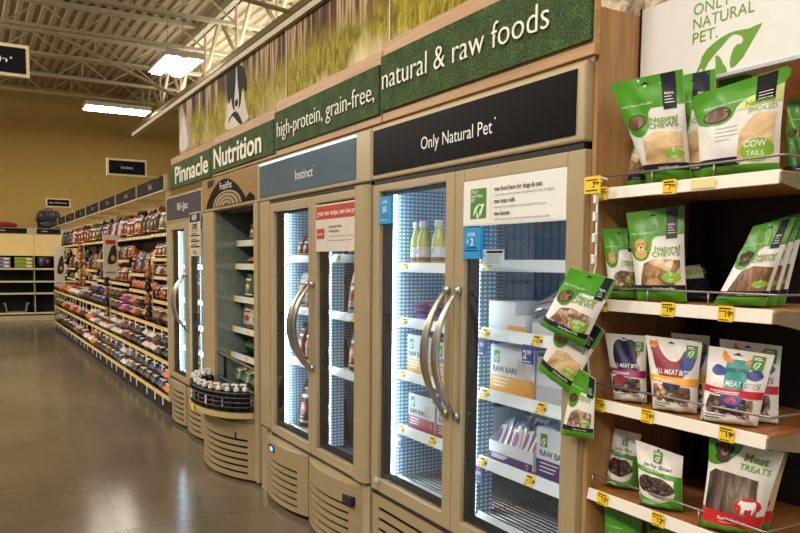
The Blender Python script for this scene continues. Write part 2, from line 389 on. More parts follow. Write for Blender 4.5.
def pouch(name, label, cat, corners, X, lean, T, base, art, group=None, back=None, seed=1, puff=1.0, window=None, rz=.40, wrinkle=.0022, Xm=None, rest=True, ymax=1.651):
    """a soft filled bag. corners: TL, TR, BR, BL seen from the camera spot as (Y, z) on the plane X = Xm; the bag stands at X,
    turned by rz towards the aisle; lean is how far its top goes back; with rest, the bottom stays at the given z."""
    rnd = random.Random(seed); nu, nv = 14, 18; Xm = Xm or X
    e = Vector((math.sin(rz), -math.cos(rz))); dp = Vector((math.cos(rz), math.sin(rz)))
    Ym = (corners[2][0]+corners[3][0])/2*X/Xm; z0 = min(corners[2][1], corners[3][1]); L = []
    if not rest: z0 = 1.4+(z0-1.4)*X/Xm
    for k, (y, z) in enumerate(corners):
        C = Vector((X, Ym))+(dp*lean if k < 2 else Vector((0, 0)))
        t = (C.x*e.y-C.y*e.x)/(Xm*e.y-y*e.x); p = Vector((Xm*t, y*t))
        if p.y > ymax: p = C+e*((ymax-C.y)/e.y)
        zz = 1.4+(z-1.4)*t if (k < 2 or not rest) else z
        L.append(Vector(((p-C).dot(e), zz-z0)))
    tl, tr, br, bl = L
    W = ((tr-tl).length+(br-bl).length)/2; Hh = ((tl-bl).length+(tr-br).length)/2
    ph = [rnd.uniform(0, 6.3) for _ in range(8)]; fr = [rnd.uniform(5, 13) for _ in range(8)]
    def depth(u, v):
        a = max(0, 1-abs(2*u-1)**3.0)**.7; g = min(1, v/.05+.35)*(1-max(0, (v-.30)/.62))**.8 if v < .92 else 0
        d = T*a*max(0, g)
        d += wrinkle*a*sum(math.sin(fr[k]*u*(1+.3*k)+ph[k]+fr[(k+3) % 8]*v*1.3) for k in range(5))*.6*(1 if v < .95 else .3)
        return max(d, .0008)
    zl = max(tl.y, tr.y)
    def surf(u, v, lift=0.0, side=-1):
        if lift == 0 or side > 0: return surf0(u, v, lift, side)
        i = min(nu-1, max(0, int(u*nu))); j = min(nv-1, max(0, int(v*nv))); a, b = u*nu-i, v*nv-j
        q = [Vector(surf0((i+c)/nu, (j+d)/nv)) for c, d in ((0, 0), (1, 0), (0, 1), (1, 1))]
        p = (q[0]*(1-a)+q[1]*a)*(1-b)+(q[2]*(1-a)+q[3]*a)*b
        return (p.x, p.y-lift, p.z)
    def surf0(u, v, lift=0.0, side=-1):
        p = (bl*(1-u)+br*u)*(1-v)+(tl*(1-u)+tr*u)*v
        pin = 1-.035*math.sin(PI*min(1, max(0, v)))*puff
        c = (bl+br)/2*(1-v)+(tl+tr)/2*v; p = c+(p-c)*pin
        d = depth(u, v)
        y = (-d-lift) if side < 0 else d*.75+lift
        return (p.x, y+lean*p.y/zl, p.y)
    mb = MB(); bk = back or base
    for side, m in ((-1, base), (1, bk)):
        v = [surf(i/nu, j/nv, 0, side) for j in range(nv+1) for i in range(nu+1)]
        f = []
        for j in range(nv):
            for i in range(nu):
                a = j*(nu+1)+i; q = [a, a+1, a+nu+2, a+nu+1]; f.append(q if side < 0 else q[::-1])
        mb.add(v, f, m)
    rim = [(i/nu, 0) for i in range(nu)]+[(1, j/nv) for j in range(nv)]+[(1-i/nu, 1) for i in range(nu)]+[(0, 1-j/nv) for j in range(nv)]
    n = len(rim); mb.add([surf(u, v, 0, -1) for u, v in rim]+[surf(u, v, .0015, 1) for u, v in rim], [[(i+1) % n, i, n+i, n+(i+1) % n] for i in range(n)], bk)
    art(Art(mb, W, Hh, surf, nu, nv))
    o = mb.build(name, None, smooth=True)
    o.location = (X, Ym, z0); o.rotation_euler = (0, 0, FRONT+rz)
    tag(o, label, cat, group)
    if window:
        wm = MB(); A = Art(wm, W, Hh, surf, nu, nv); window(A)
        wo = wm.build('product_window', o, smooth=True); wo['label'] = 'window showing the treats inside'
    return o

# ================================================================== the room
def struct(name, mb, **k): return tag(mb.build(name, None, **k), kind='structure')
struct('floor', MB().box(-7, -8, -.1, 10, 20.5, 0, M_FLOOR))
struct('wall_back', MB().box(-7, 20.3, 0, 10, 20.45, 5.6, M_BOARD))
struct('wall_right', MB().box(2.37, .1, 0, 2.47, 6.84, 2.76, mat('pale_partition_paint', (196, 182, 150), .8, var=.03, scale=3)))
mb = MB(); x = -7.0; prof = []
while x < 10: prof += [(x, 5.45), (x+.06, 5.45), (x+.085, 5.49), (x+.15, 5.49), (x+.175, 5.45)]; x += .18
n = len(prof)
mb.add([(a, y, b) for y in (-8, 20.4) for a, b in prof], [[i, i+1, n+i+1, n+i] for i in range(n-1)], M_CEIL)
mb.box(-7, -8, 5.52, 10, 20.4, 5.56, M_CEIL)
struct('ceiling', mb)
JY = [18.62-1.72*k for k in range(9)]
ordw = ['first', 'second', 'third', 'fourth', 'fifth', 'sixth', 'seventh', 'eighth', 'ninth', 'tenth', 'eleventh', 'twelfth', 'thirteenth', 'fourteenth', 'fifteenth', 'sixteenth']
jroot = None
for k, y in enumerate(JY):
    lab = 'cream steel open-web roof joist, %s out from the mustard back wall' % ordw[k]
    if jroot is None:
        jroot = thing('roof_joist', lab, 'roof joist', (0, y, 0), 0, 'roof joists under the metal deck')
        MB().box(-6.9, -.06, 5.38, 9.9, -.01, 5.448, M_STEEL).box(-6.9, .01, 5.38, 9.9, .06, 5.448, M_STEEL).build('top_chord', jroot)
        MB().box(-6.9, -.055, 5.0, 9.9, -.01, 5.05, M_STEEL).box(-6.9, .01, 5.0, 9.9, .055, 5.05, M_STEEL).build('bottom_chord', jroot)
        mb = MB(); xx = -6.6; top = False; P = []
        while xx < 9.8: P.append((xx, 0, 5.40 if top else 5.03)); xx += .52; top = not top
        for a, b in zip(P, P[1:]): mb.tube([a, b], .014, M_STEEL, 6)
        for p in P[1::4]: mb.box(p[0]-.012, -.012, 5.03, p[0]+.012, .012, 5.42, M_STEEL)
        mb.build('web', jroot)
    else: copy_thing(jroot, (0, y, 0), label=lab)
g = thing('roof_girder', 'deep cream steel truss girder running above the wall banner towards the back wall', 'girder', (3.75, 0, 0))
MB().box(-.11, 1, 5.27, -.02, 20.2, 5.37, M_STEEL).box(.02, 1, 5.27, .11, 20.2, 5.37, M_STEEL).build('top_chord', g)
MB().box(-.1, 1, 4.46, -.02, 20.2, 4.55, M_STEEL).box(.02, 1, 4.46, .1, 20.2, 4.55, M_STEEL).build('bottom_chord', g)
mb = MB(); yy = 1.3; top = False; P = []
while yy < 20: P.append((0, yy, 5.3 if top else 4.52)); yy += .86; top = not top
for a, b in zip(P, P[1:]): mb.tube([a, b], .035, M_STEEL, 6)
for p in P[::2]: mb.tube([p, (0, p[1], 5.3)], .022, M_STEEL, 6)
mb.build('web', g)
for k, (ya, yb) in enumerate(((15.0, 13.45), (9.2, 10.0))):
    tag(MB().tube([(3.7, ya, 4.5), (1.2, yb, 5.02)], .03, M_STEEL, 6).build('bottom_chord_brace'), 'slanting cream steel brace from the truss girder to the %s roof joist' % ('fourth' if k == 0 else 'sixth'), 'brace')

# the two lit ceiling fixtures in view
M_TUBE = mat('lit_lamp_cover', (255, 246, 226), .4, emit=38)
def high_bay(loc, rz, label):
    t = thing('high_bay_light', label, 'ceiling light', loc, rz, None)
    mb = MB().prism([(-.3, .02), (-.27, .09), (.27, .09), (.3, .02), (.3, 0), (-.3, 0)], -.64, .64, M_WHITE, 'y'); mb.build('housing', t)
    for s in (-1, 1):
        MB().box(s*.165-.075, -.61, -.022, s*.165+.075, .61, -.002, M_TUBE).build('lamp_cover', t)
    for s in (-1, 1): MB().tube([(0, s*.5, .09), (0, s*.5, 5.46-loc[2])], .006, M_WIRE, 6).build('hanger_rod', t)
    return t
high_bay((3.07, 12.66, 4.5), 0, 'double-strip ceiling light above the end of the banner')
high_bay((2.9, 16.96, 4.5), PI/2, 'single bright ceiling light low against the mustard back wall')

# ================================================================== wall graphics over the coolers
XF = 1.573
def onX(X, eps=.001): return lambda Y0, z0: (lambda a, b: (X-eps, Y0-a, z0+b))
banner_mats = [meadow_material(.3, 3.1, 'meadow_print_far'), meadow_material(.9, 7.7, 'meadow_print_middle'), meadow_material(.7, 12.9, 'meadow_print_near')]
for k, (ya, yb, z0, lab) in enumerate(((6.44, 4.03, 2.27, 'blurred meadow photo banner with two running black and white dogs'), (4.025, 2.86, 2.30, 'blurred meadow photo banner with a wide pale patch, above the protein sign'), (2.855, 1.605, 2.32, 'blurred meadow photo banner above the turf sign for raw foods'))):
    b = MB().box(1.585, yb, z0, 1.60, ya, 2.665, banner_mats[k]); B = b.build('meadow_banner'); tag(B, lab, 'banner', 'meadow photo banners over the coolers')
    MB().box(1.579, yb-.002, z0, 1.602, yb+.006, 2.668, M_CHAMP).build('edge_strip', B)
    if k == 0:
        blk, wht, gry = mat('dog_print_black', (26, 20, 18), .6, spec=.1), mat('dog_print_white', (206, 196, 182), .6, var=.1, scale=8), mat('dog_print_grey', (150, 132, 118), .4, var=.3, scale=14)
        fn = lambda a, c: (1.5845, 5.17-a, 2.255+c)
        d = MB()
        d.put(smooth_poly([(.02, .03), (.03, .16), (.08, .25), (.2, .28), (.36, .24), (.44, .10), (.46, .03)]), fn, wht)
        fn2 = lambda a, c: (1.584, 5.17-a, 2.255+c); fn3 = lambda a, c: (1.5835, 5.17-a, 2.255+c)
        d.put(smooth_poly([(.06, .22), (.05, .31), (.08, .37), (.18, .405), (.30, .40), (.40, .36), (.46, .27), (.44, .2), (.37, .24), (.33, .15), (.25, .12), (.17, .15), (.13, .22), (.09, .19)]), fn2, blk)
        d.put(smooth_poly([(.22, .12), (.205, .20), (.235, .30), (.245, .39), (.262, .39), (.272, .30), (.30, .20), (.28, .12)]), fn3, wht)
        d.put(ell(.25, .17, .035, .024), lambda a, c: (1.583, 5.17-a, 2.255+c), blk)
        d.put(smooth_poly([(.08, .06), (.16, .1), (.3, .03), (.36, .03), (.24, .12), (.1, .1)]), fn3, blk)
        d.build('dog_picture', B); d = MB()
        d.put(smooth_poly([(-1.24, .03), (-1.25, .28), (-1.2, .38), (-1.1, .33), (-.98, .22), (-.9, .08), (-.88, .03)]), fn, gry)
        d.put(smooth_poly([(-1.24, .04), (-1.22, .2), (-1.12, .3), (-1.02, .16), (-.99, .05)]), fn2, wht)
        d.build('dog_picture', B)
tag(MB().box(1.56, 1.60, 2.668, 1.61, 8.3, 2.70, M_STEEL).build('banner_rail'), 'long cream metal rail along the top of the meadow banners', 'rail')
tag(MB().box(2.355, .3, 2.2, 2.368, 2.5, 2.74, straw_material()).build('pale_banner'), 'pale straw-coloured photo banner high behind the wooden end panel', 'banner')

M_LETTER = mat('cream_lettering', (238, 234, 216), .4, var=0)
def turf_sign(ya, yb, z0, z1, txt, tx, tz, cap, bold, width, lab, dz=0):
    t = thing('turf_sign', lab, 'sign', (1.56, ya, 0), FRONT, 'green turf signs above the coolers'); W = ya-yb
    MB().box(0, .012, 1.995, W-.004, .034, z1+.06, M_WOODX).build('wood_frame', t, bevel=.002)
    MB().box(.004, 0, z0, W-.008, .012, z1, M_TURF).build('turf_panel', t)
    mb = MB(); v, f = text(txt, tx, tz, cap, 'l', bold, width=width)
    mb.put((v, f), lambda a, c: (a, -.004, c+dz*a), M_LETTER); o = mb.build('lettering', t, solid=-.003); o['label'] = 'raised cream lettering'
    return t
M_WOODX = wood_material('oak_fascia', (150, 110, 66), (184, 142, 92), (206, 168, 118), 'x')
turf_sign(6.68, 5.445, 2.0, 2.20, 'Pinnacle', .21, 2.035, .138, .018, .98, 'green turf sign lettered Pinnacle in bold cream')
turf_sign(5.44, 4.175, 2.015, 2.205, 'Nutrition', .09, 2.045, .138, .018, .98, 'green turf sign lettered Nutrition in bold cream')
turf_sign(4.17, 2.91, 2.03, 2.235, 'high-protein, grain-free,', .06, 2.092, .088, -.012, 1.16, 'green turf sign lettered high-protein, grain-free')
turf_sign(2.905, 1.645, 2.035, 2.262, 'natural & raw foods', .03, 2.123, .090, -.010, 1.05, 'green turf sign lettered natural & raw foods', dz=-.012)

# ================================================================== coolers
def front_text(mb, s, x, z, cap, m, y, align='l', bold=0.0, width=None, slant=0):
    mb.put(text(s, x, z, cap, align, bold, width=width, slant=slant), lambda a, c: (a, y, c), m)
def grille(name, parent, x0, x1, z0, z1, bulge, slots, yb=0.0, inset=(.1, .1), zs=None, m=None, steps=22):
    """a sheet-metal kick panel, bowed outward, with cut louvre slots and a dark space behind them."""
    mb = MB(); m = m or M_CHAMP2
    Y = lambda s: yb-bulge*(1-abs(2*s-1)**2.2)
    lo, hi = zs or (z0+.05, z1-.1); pitch = (hi-lo)/slots; rows = [z0]
    for k in range(slots): rows += [lo+k*pitch, lo+k*pitch+pitch*.40]
    rows.append(z1)
    cols = [k/steps for k in range(steps+1)]
    X = lambda s: x0+(x1-x0)*s
    v = [(X(s), Y(s), z) for z in rows for s in cols]; nc = len(cols); f = []
    for j in range(len(rows)-1):
        for i in range(nc-1):
            sm = (cols[i]+cols[i+1])/2
            if j % 2 == 1 and inset[0] < sm < 1-inset[1]: continue
            f.append([j*nc+i, j*nc+i+1, (j+1)*nc+i+1, (j+1)*nc+i])
    mb.add(v, f, m); o = mb.build(name, parent, smooth=False, solid=.012)
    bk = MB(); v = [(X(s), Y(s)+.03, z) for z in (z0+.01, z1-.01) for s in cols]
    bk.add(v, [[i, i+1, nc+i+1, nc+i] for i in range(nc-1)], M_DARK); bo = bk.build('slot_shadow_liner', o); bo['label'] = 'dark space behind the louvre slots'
    cp = MB(); v = [(X(s), Y(s), z1) for s in cols]+[(X(s), .06, z1+.012) for s in cols]
    cp.add(v, [[i, i+1, nc+i+1, nc+i] for i in range(nc-1)], m)
    cp.build('panel_ledge', o)
    cp = MB(); v = [(X(s), Y(s), z0) for s in cols]+[(X(s), .06, z0) for s in cols]; cp.add(v, [[i, i+1, nc+i+1, nc+i] for i in range(nc-1)], m)
    cp.build('panel_underside', o)
    return o
def handle(parent, x, z0, z1, bow, lean=0.0):
    mb = MB(); n = 18; P = []; R = []
    for k in range(n+1):
        t = k/n; P.append((x+lean*(t-.5), -.012-bow*math.sin(PI*t)**.8, z0+(z1-z0)*t)); R.append(.009+.010*math.sin(PI*t))
    mb.tube(P, R, M_CHROME, 10, True, .8)
    for z, s in ((z0, 1), (z1, -1)): mb.box(x-.012+lean*(.5 if s < 0 else -.5), -.02, z-.014, x+.012+lean*(.5 if s < 0 else -.5), .004, z+.014, M_CHROME)
    return mb.build('handle', parent, smooth=True)
def glass_door(cool, x0, x1, gx0, gx1, z0, z1, gz0, gz1, hx, hz, bow, hl=0.0):
    mb = MB()
    mb.box(x0, 0, z0, gx0, .045, z1, M_CHAMP).box(gx1, 0, z0, x1, .045, z1, M_CHAMP).box(gx0, 0, z0, gx1, .045, gz0, M_CHAMP).box(gx0, 0, gz1, gx1, .045, z1, M_CHAMP)
    d = mb.build('door', cool, bevel=.004)
    g = MB().box(gx0-.005, .012, gz0-.005, gx1+.005, .018, gz1+.005, M_GLASS).build('glass_pane', d); g['label'] = 'clear glass pane'
    b = MB(); t = .012
    b.box(gx0, .022, gz0, gx0+t, .066, gz1, M_GASKET).box(gx1-t, .022, gz0, gx1, .066, gz1, M_GASKET).box(gx0, .022, gz0, gx1, .062, gz0+t*1.6, M_GASKET).box(gx0, .022, gz1-t, gx1, .062, gz1, M_GASKET)
    b.build('gasket', d)
    handle(d, hx, hz[0], hz[1], bow, hl)
    return d
def cooler(label, ya, W, xm, glass, handles, shelves, hdr, post=0.0, liner_back=None):
    """upright two-door display cooler; glass = (gx0, gx1, gz0, gz1) per door."""
    c = thing('display_cooler', label, 'cooler', (XF, ya, 0), FRONT, 'upright display coolers')
    D = .74; r = W-post
    mb = MB().box(0, .05, .02, .035, D, 1.752, M_CHAMP).box(W-.035, .05, .02, W, D, 1.752, M_CHAMP).box(.035, D-.03, .02, W-.035, D, 1.752, M_CHAMP)
    mb.box(.035, .05, 1.735, W-.035, D-.03, 1.752, M_BLACK).box(.035, .05, .02, W-.035, D-.03, .045, M_DARK).box(.035, .05, .345, W-.035, D-.03, .40, M_CHAMP)
    mb.box(.01, .004, .368, W-.01, .05, .383, M_BLACK).box(.01, .004, 1.735, W-.01, .05, 1.752, M_BLACK)
    mb.build('cabinet', c)
    ln = MB().box(.036, .096, .40, .042, D-.032, 1.733, M_LATT).box(.036, .05, .40, .042, .096, 1.733, M_RIB).box(W-.042, .064, .40, W-.036, D-.032, 1.733, M_LATT)
    ln.box(.042, .064, 1.722, W-.042, D-.04, 1.732, M_LINER).box(.042, .13, .401, W-.042, D-.04, .407, mat('dark_liner_floor', (62, 76, 98), .5)).box(.042, .064, .401, W-.042, .13, .409, M_LINER).box(.042, D-.05, .401, W-.042, D-.035, 1.733, M_RIB)
    x = .06
    while x < W-.06: ln.box(x, D-.058, .41, x+.018, D-.05, 1.72, M_RIB); x += .052
    ln.box(.15, .5, 1.60, W-.15, D-.06, 1.72, mat('dark_top_box', (70, 84, 104), .5))  # dark blue-grey box high at the back of the interior
    ln.build('liner', c)
    MB().box(xm-.012, .112, .41, xm+.012, .185, 1.72, M_LATT).build('centre_pilaster', c)
    for (x, dx) in ((.05, 0), (xm-.016, 0), (W-.05-.02, 0)):  # the right wall strip is out of sight, added to light the interior
        lw = .010; x += .004
        MB().box(x, .070, .43, x+lw, .088, 1.70, M_LED).build('light_strip', c)
    doors = []
    for k, (gx0, gx1, gz0, gz1) in enumerate(glass):
        x0, x1 = (0.0, xm-.002) if k == 0 else (xm+.002, r)
        doors.append(glass_door(c, x0, x1, gx0, gx1, .385, 1.734, gz0, gz1, *handles[k]))
    if post: 
        n = 8; prof = [(r, .05)]+[(r+post/2-post/2*math.cos(PI*k/n), -.028*math.sin(PI*k/n)**.7-.004) for k in range(n+1)]+[(W, .05)]
        MB().prism(prof, .40, 1.74, M_CHAMP, 'z').build('corner_post', c, smooth=False)
    for bay, (xa, xb) in enumerate(((.05, xm-.02), (xm+.02, W-.05))):
        for z in shelves[bay]:
            s = MB(); s.box(xa, .13, z-.012, xb, .64, z-.004, M_LINER) if z > .5 else None
            if z <= .5:
                for q in range(22): s.tube([(xa, .13+q*.024, z-.006), (xb, .13+q*.024, z-.006)], .0035, M_WIRE, 5)
                s.tube([((xa+xb)/2, .12, z-.012), ((xa+xb)/2, .66, z-.012)], .005, M_WIRE, 5)
            o = s.build('shelf', c)
            rl = MB(); rl.prism([(.094, z-.032), (.113, z+.008), (.118, z+.006), (.100, z-.034)], xa+.008, xb-.004, M_RAIL, 'x'); rl.box(xa+.008, .113, z-.012, xb-.004, .132, z-.004, M_RAIL)
            rl.build('price_rail', o)
    W0 = W
    hdr(c, W)
    return c, doors
def rail_tag(c, x, z, m=None, w=.045, blue=None):
    """price ticket in the rail of the shelf at height z."""
    sh = [o for o in c.children if o.name.startswith('shelf')]
    def zs(o): return abs(max(v.co.z for v in o.data.vertices)+.004-z)+(0 if min(v.co.x for v in o.data.vertices) < x < max(v.co.x for v in o.data.vertices) else 10)
    p = min(sh, key=zs); mb = MB(); k = .019/.040
    fn = lambda a, b: (x+a, .0925+(b+.032)*k, z+b)
    mb.put(rect(0, -.030, w, .006), fn, M_YTAG)
    fn2 = lambda a, b: (x+a, .0915+(b+.032)*k, z+b)
    mb.put(text('2.99', w*.5, -.02, .013, 'l', .02), fn2, M_INK); mb.put(rect(.003, -.004, w*.7, .001), fn2, M_INK); mb.put(rect(.003, -.016, w*.35, -.013), fn2, M_INK); mb.put(rect(.003, -.026, w*.3, -.023), fn2, M_INK)
    mb.build('price_ticket', p)
    if blue:
        b = MB(); b.box(x+blue, .090, z-.095, x+blue+.06, .092, z-.030, M_BTAG); f3 = lambda a, q: (x+blue+a, .0895, z+q)
        b.put(text('2', .006, -.078, .03, 'l', .03), f3, M_WHITE); b.put(text('99', .028, -.063, .016, 'l', .03), f3, M_WHITE); b.put(rect(.006, -.09, .05, -.086), f3, M_WHITE)
        b.build('sale_ticket', p)
def plain_header(face, txt, tx, tz, cap, frame=None, light=False, z0=1.755, z1=1.985, extra=None, width=None, rx=.0, x0=.0):
    def fn(c, W):
        fr = frame or M_CHAMP
        h = MB().box(x0, -.006, z0, W, .30, z1, fr).build('header_box', c, bevel=.008)
        p = MB().box(x0+.02, -.010, z0+.022, W-.035-rx, -.004, z1-.02, face)
        front_text(p, txt, tx, tz, cap, M_WHITE, -.0112, width=width)
        if extra: extra(p, W)
        p.build('sign_face', h)
        if light: MB().box(x0+.018, -.012, z1-.021, W-.033-rx, -.004, z1-.012, mat('lit_sign_edge', (190, 226, 244), .4, emit=2.2)).build('lit_edge', h)
    return fn
HX = .62
M_HBLACK = mat('black_sign_gloss', (13, 11, 12), .4, var=.05, spec=.06)
M_HBLUE = mat('slate_sign_gloss', (84, 106, 122), .18, var=.1, scale=3)
M_HSLATE = mat('indigo_sign_gloss', (52, 62, 84), .3, var=.08, scale=4)
def reg(mb, x, z, y, r=.004): mb.put(ell(x, z, r, r, 10), lambda a, c: (a, y, c), M_WHITE)
# --- the near cooler
on, on_d = cooler('tall glass-door cooler with black header, nearest the wooden end panel', 2.99, 1.316, .646,
    [(.058, .584, .442, 1.703), (.704, 1.243, .440, 1.69)],
    [(.615, (.835, 1.30), .095), (.690, (.835, 1.30), .095)],
    [(1.392, 1.153, .918, .672, .438), (1.406, 1.155, .928, .668, .45)],
    plain_header(M_HBLACK, 'Only Natural Pet', .42, 1.838, .05, width=.46, extra=lambda p, W: reg(p, .895, 1.885, -.0112)))
grille('kick_panel', on, .01, 1.306, .05, .362, 0.0, 6, yb=.004, inset=(.05, .05), zs=(.06, .345))
# writing on its doors
def card(parent, name, x0, z0, x1, z1, m, draw, y=-.0008, yb=.008):
    mb = MB().box(x0, y, z0, x1, yb, z1, m)
    draw(lambda s, x, z, cap, mm=M_WHITE, **k: front_text(mb, s, x, z, cap, mm, y-.0026, **k), lambda sh, mm, l=1: mb.put(sh, lambda a, c: (a, y-.0008*l, c), mm))
    return mb.build(name, parent)
def d1card(T, S):
    T('3 FOR', .115, 1.650, .013, align='c', bold=.02); T('$5', .115, 1.616, .024, align='c', bold=.02)
    S(rect(.085, 1.600, .145, 1.602), M_NAVY); S(rect(.09, 1.592, .14, 1.594), M_NAVY); S(rect(.08, 1.58, .13, 1.582), M_WHITE)
card(on_d[0], 'price_card', .060, 1.566, .166, 1.680, M_CYAN, d1card, .0, .011)
def d2card(T, S):
    T('3 FOR', .757, 1.496, .013, align='c', bold=.02); T('$', .735, 1.472, .014, align='c', bold=.02); T('2', .762, 1.464, .026, align='c', bold=.03)
    for q, ww in ((0, .03), (1, .042)): S(rect(.757-ww, 1.453-q*.010, .757+ww, 1.457-q*.010), M_NAVY)
card(on_d[1], 'price_card', .706, 1.416, .808, 1.527, M_CYAN, d2card, .0, .011)
def d2sign(T, S):
    S(rect(.704+.004, 1.536, 1.236, 1.5366), M_GREY)
    S(rect(.868, 1.545, .869, 1.672), M_GREY)
    S(rect(.748, 1.556, .842, 1.660), M_LOGOG)
    for i, s in enumerate(('ONLY', 'NATURAL', 'PET')): T(s, .755, 1.644-i*.0150, .0115, M_WHITE, bold=.012)
    for e in emblem(0, 0, 1): S(shift(e, .765, 1.562, .045, .068), M_WHITE, 2)
    for i, (a, b) in enumerate((('raw food bars for dogs & cats', 'protein-inspired bars blended with wholesome fruits & veggies'), ('raw goat milk', 'tasty superfood supplement with probiotics & enzymes'), ('raw bones', 'healthy, long-lasting chews that naturally help clean teeth'))):
        T(a, .888, 1.645-i*.041, .0150, M_INK, bold=.014); T(b, .888, 1.628-i*.041, .0085, M_GREY, width=(.300, .265, .285)[i])
card(on_d[1], 'door_sign', .704, 1.532, 1.243, 1.69, M_WHITE, d2sign, -.001, .011)
def note(T, S):
    S(rect(.832, 1.436, .925, 1.444), M_INK)
    for q in range(5): S(rect(.832, 1.428-q*.007, .92-.01*(q % 3), 1.430-q*.007), M_GREY)
    T('R', .81, 1.43, .01, mat('red_print', (196, 48, 40), .4)); S(rect(.806, 1.425, .826, 1.427), M_INK)
card(on_d[1], 'door_notice', .806, 1.395, .932, 1.448, mat('notice_paper', (176, 196, 214), .5), note, .0112, .0116)
MB().box(.05, -.012, .425, .085, 0.0, .447, mat('clear_grey_clip', (190, 190, 186), .3)).build('door_stop', on_d[0], bevel=.003)
for x, z, bl in ((.09, 1.392, None), (.50, 1.392, None), (.088, 1.153, None), (.075, .918, None), (.40, .918, -.03), (.07, .672, -.01), (.33, .672, None)): rail_tag(on, x, z, blue=bl)
for x, z, bl in ((.69, 1.406, None), (.685, 1.155, -.02), (.98, 1.155, -.04), (.69, .928, None), (1.01, .928, .0), (.685, .668, -.02), (.96, .668, None)): rail_tag(on, x, z, blue=bl)

# --- the second cooler from the end panel
ins, ins_d = cooler('glass-door cooler with slate blue header and bowed louvre panels', 4.28, 1.28, .607,
    [(.052, .570, .432, 1.685), (.671, 1.135, .432, 1.695)],
    [(.580, (.848, 1.285), .10), (.640, (.848, 1.285), .10)],
    [(1.428, 1.133, .833, .425), (1.431, 1.137, .842, .41)],
    plain_header(M_HBLUE, 'Instinct', .42, 1.836, .052, width=.235, light=True, rx=.11, x0=-.165, extra=lambda p, W: reg(p, .67, 1.885, -.0112)), post=.135)
MB().box(-.165, -.004, .40, -.002, .06, 1.752, M_CHAMP).build('side_filler', ins, bevel=.002)
for k, (a, b) in enumerate(((-.065, .570), (.58, 1.205))):
    gp = grille('kick_panel', ins, a, b, .03, .362, .058, 6, yb=.0, inset=(.12, .14), zs=(.055, .285))
    if k == 0:
        cb = MB().box(a+.19, -.060, .305, a+.28, .0, .345, M_BLACK); cb.box(a+.215, -.062, .312, a+.255, -.060, .335, mat('blue_display', (90, 170, 230), .4, emit=2)); cb.build('temperature_display', gp)
    else: MB().box(b-.15, -.040, .26, b-.04, .0, .305, M_BLACK).box(b-.09, -.043, .27, b-.065, -.040, .295, M_DARKGREY).build('control_switch', gp, bevel=.003)
for xa, xb in ((1.207, 1.28), (-.165, -.07)): MB().box(xa, .0, .0, xb, .05, .385, M_CHAMP).build('base_filler', ins)
M_ORANGE = mat('orange_print', (184, 54, 22), .45, var=.02)
def insign(T0, S0):
    T = lambda tx, x, z, cap, mm=M_WHITE, **k: T0(tx, x-.165, z, cap, mm, **k)
    S = lambda sh, mm, l=1: S0(shift(sh, -.165, 0), mm, l)
    S(rect(.842, 1.611, 1.30, 1.677), M_ORANGE); T('great new recipe, new low pri', .862, 1.630, .026, bold=.012, width=.43)
    S(rect(.850, 1.535-.02, .945, 1.565), M_ORANGE); T('Instinct', .862, 1.533, .014, width=.07)
    S(rect(.972, 1.46, .9735, 1.60), M_GREY)
    T('Instinct Raw Frozen', 1.0, 1.567, .0135, M_INK, bold=.01); T('for dogs & cats', 1.0, 1.546, .0135, M_INK, bold=.01)
    S(rect(1.0, 1.524, 1.27, 1.527), M_GREY); S(rect(1.0, 1.503, 1.25, 1.506), M_GREY)
card(ins_d[1], 'door_sign', .673, 1.452, 1.135, 1.685, mat('pale_sign_board', (214, 208, 196), .4), insign, -.001, .011)
for x, z in ((.065, .833), (.065, .425), (.695, 1.431), (.885, 1.137), (.695, .41), (1.055, .41)): rail_tag(ins, x, z)

# --- the far two-door cooler
bj, bj_d = cooler('farthest glass-door cooler, with an indigo header and a new-look poster', 6.84, 1.13, .628,
    [(.10, .565, .425, 1.66), (.700, 1.095, .425, 1.66)],
    [(.605, (.85, 1.285), .10), (.655, (.85, 1.285), .10)],
    [(1.36, 1.07, .86, .65, .43), (1.36, 1.07, .86, .65, .43)],
    plain_header(M_HSLATE, 'Bil-Jac', .40, 1.815, .06, z0=1.72, z1=1.945, width=.34))
for a, b in ((.06, .57), (.60, 1.09)): grille('kick_panel', bj, a, b, .03, .362, .03, 6, inset=(.1, .1), zs=(.06, .33))
def poster(T, S):
    S(rect(.80, 1.695, 1.10, 1.76), M_INK); T('NEW', .95, 1.708, .045, M_WHITE, align='c', bold=.02); T('LOOK', .95, 1.642, .042, M_INK, align='c', bold=.03)
    S(rect(.84, 1.622, 1.06, 1.632), M_GREY)
    for z in (1.585, 1.542, 1.50): S(rect(.83, z, 1.08, z+.012), M_INK); S(rect(.85, z+.016, 1.0, z+.028), mat('poster_red', (150, 70, 50)))
    T('Bil-Jac', .95, 1.452, .030, M_INK, align='c')
po = card(bj_d[1], 'poster', .79, 1.435, 1.11, 1.768, mat('poster_paper', (196, 188, 170), .5), poster, -.014, -.011)

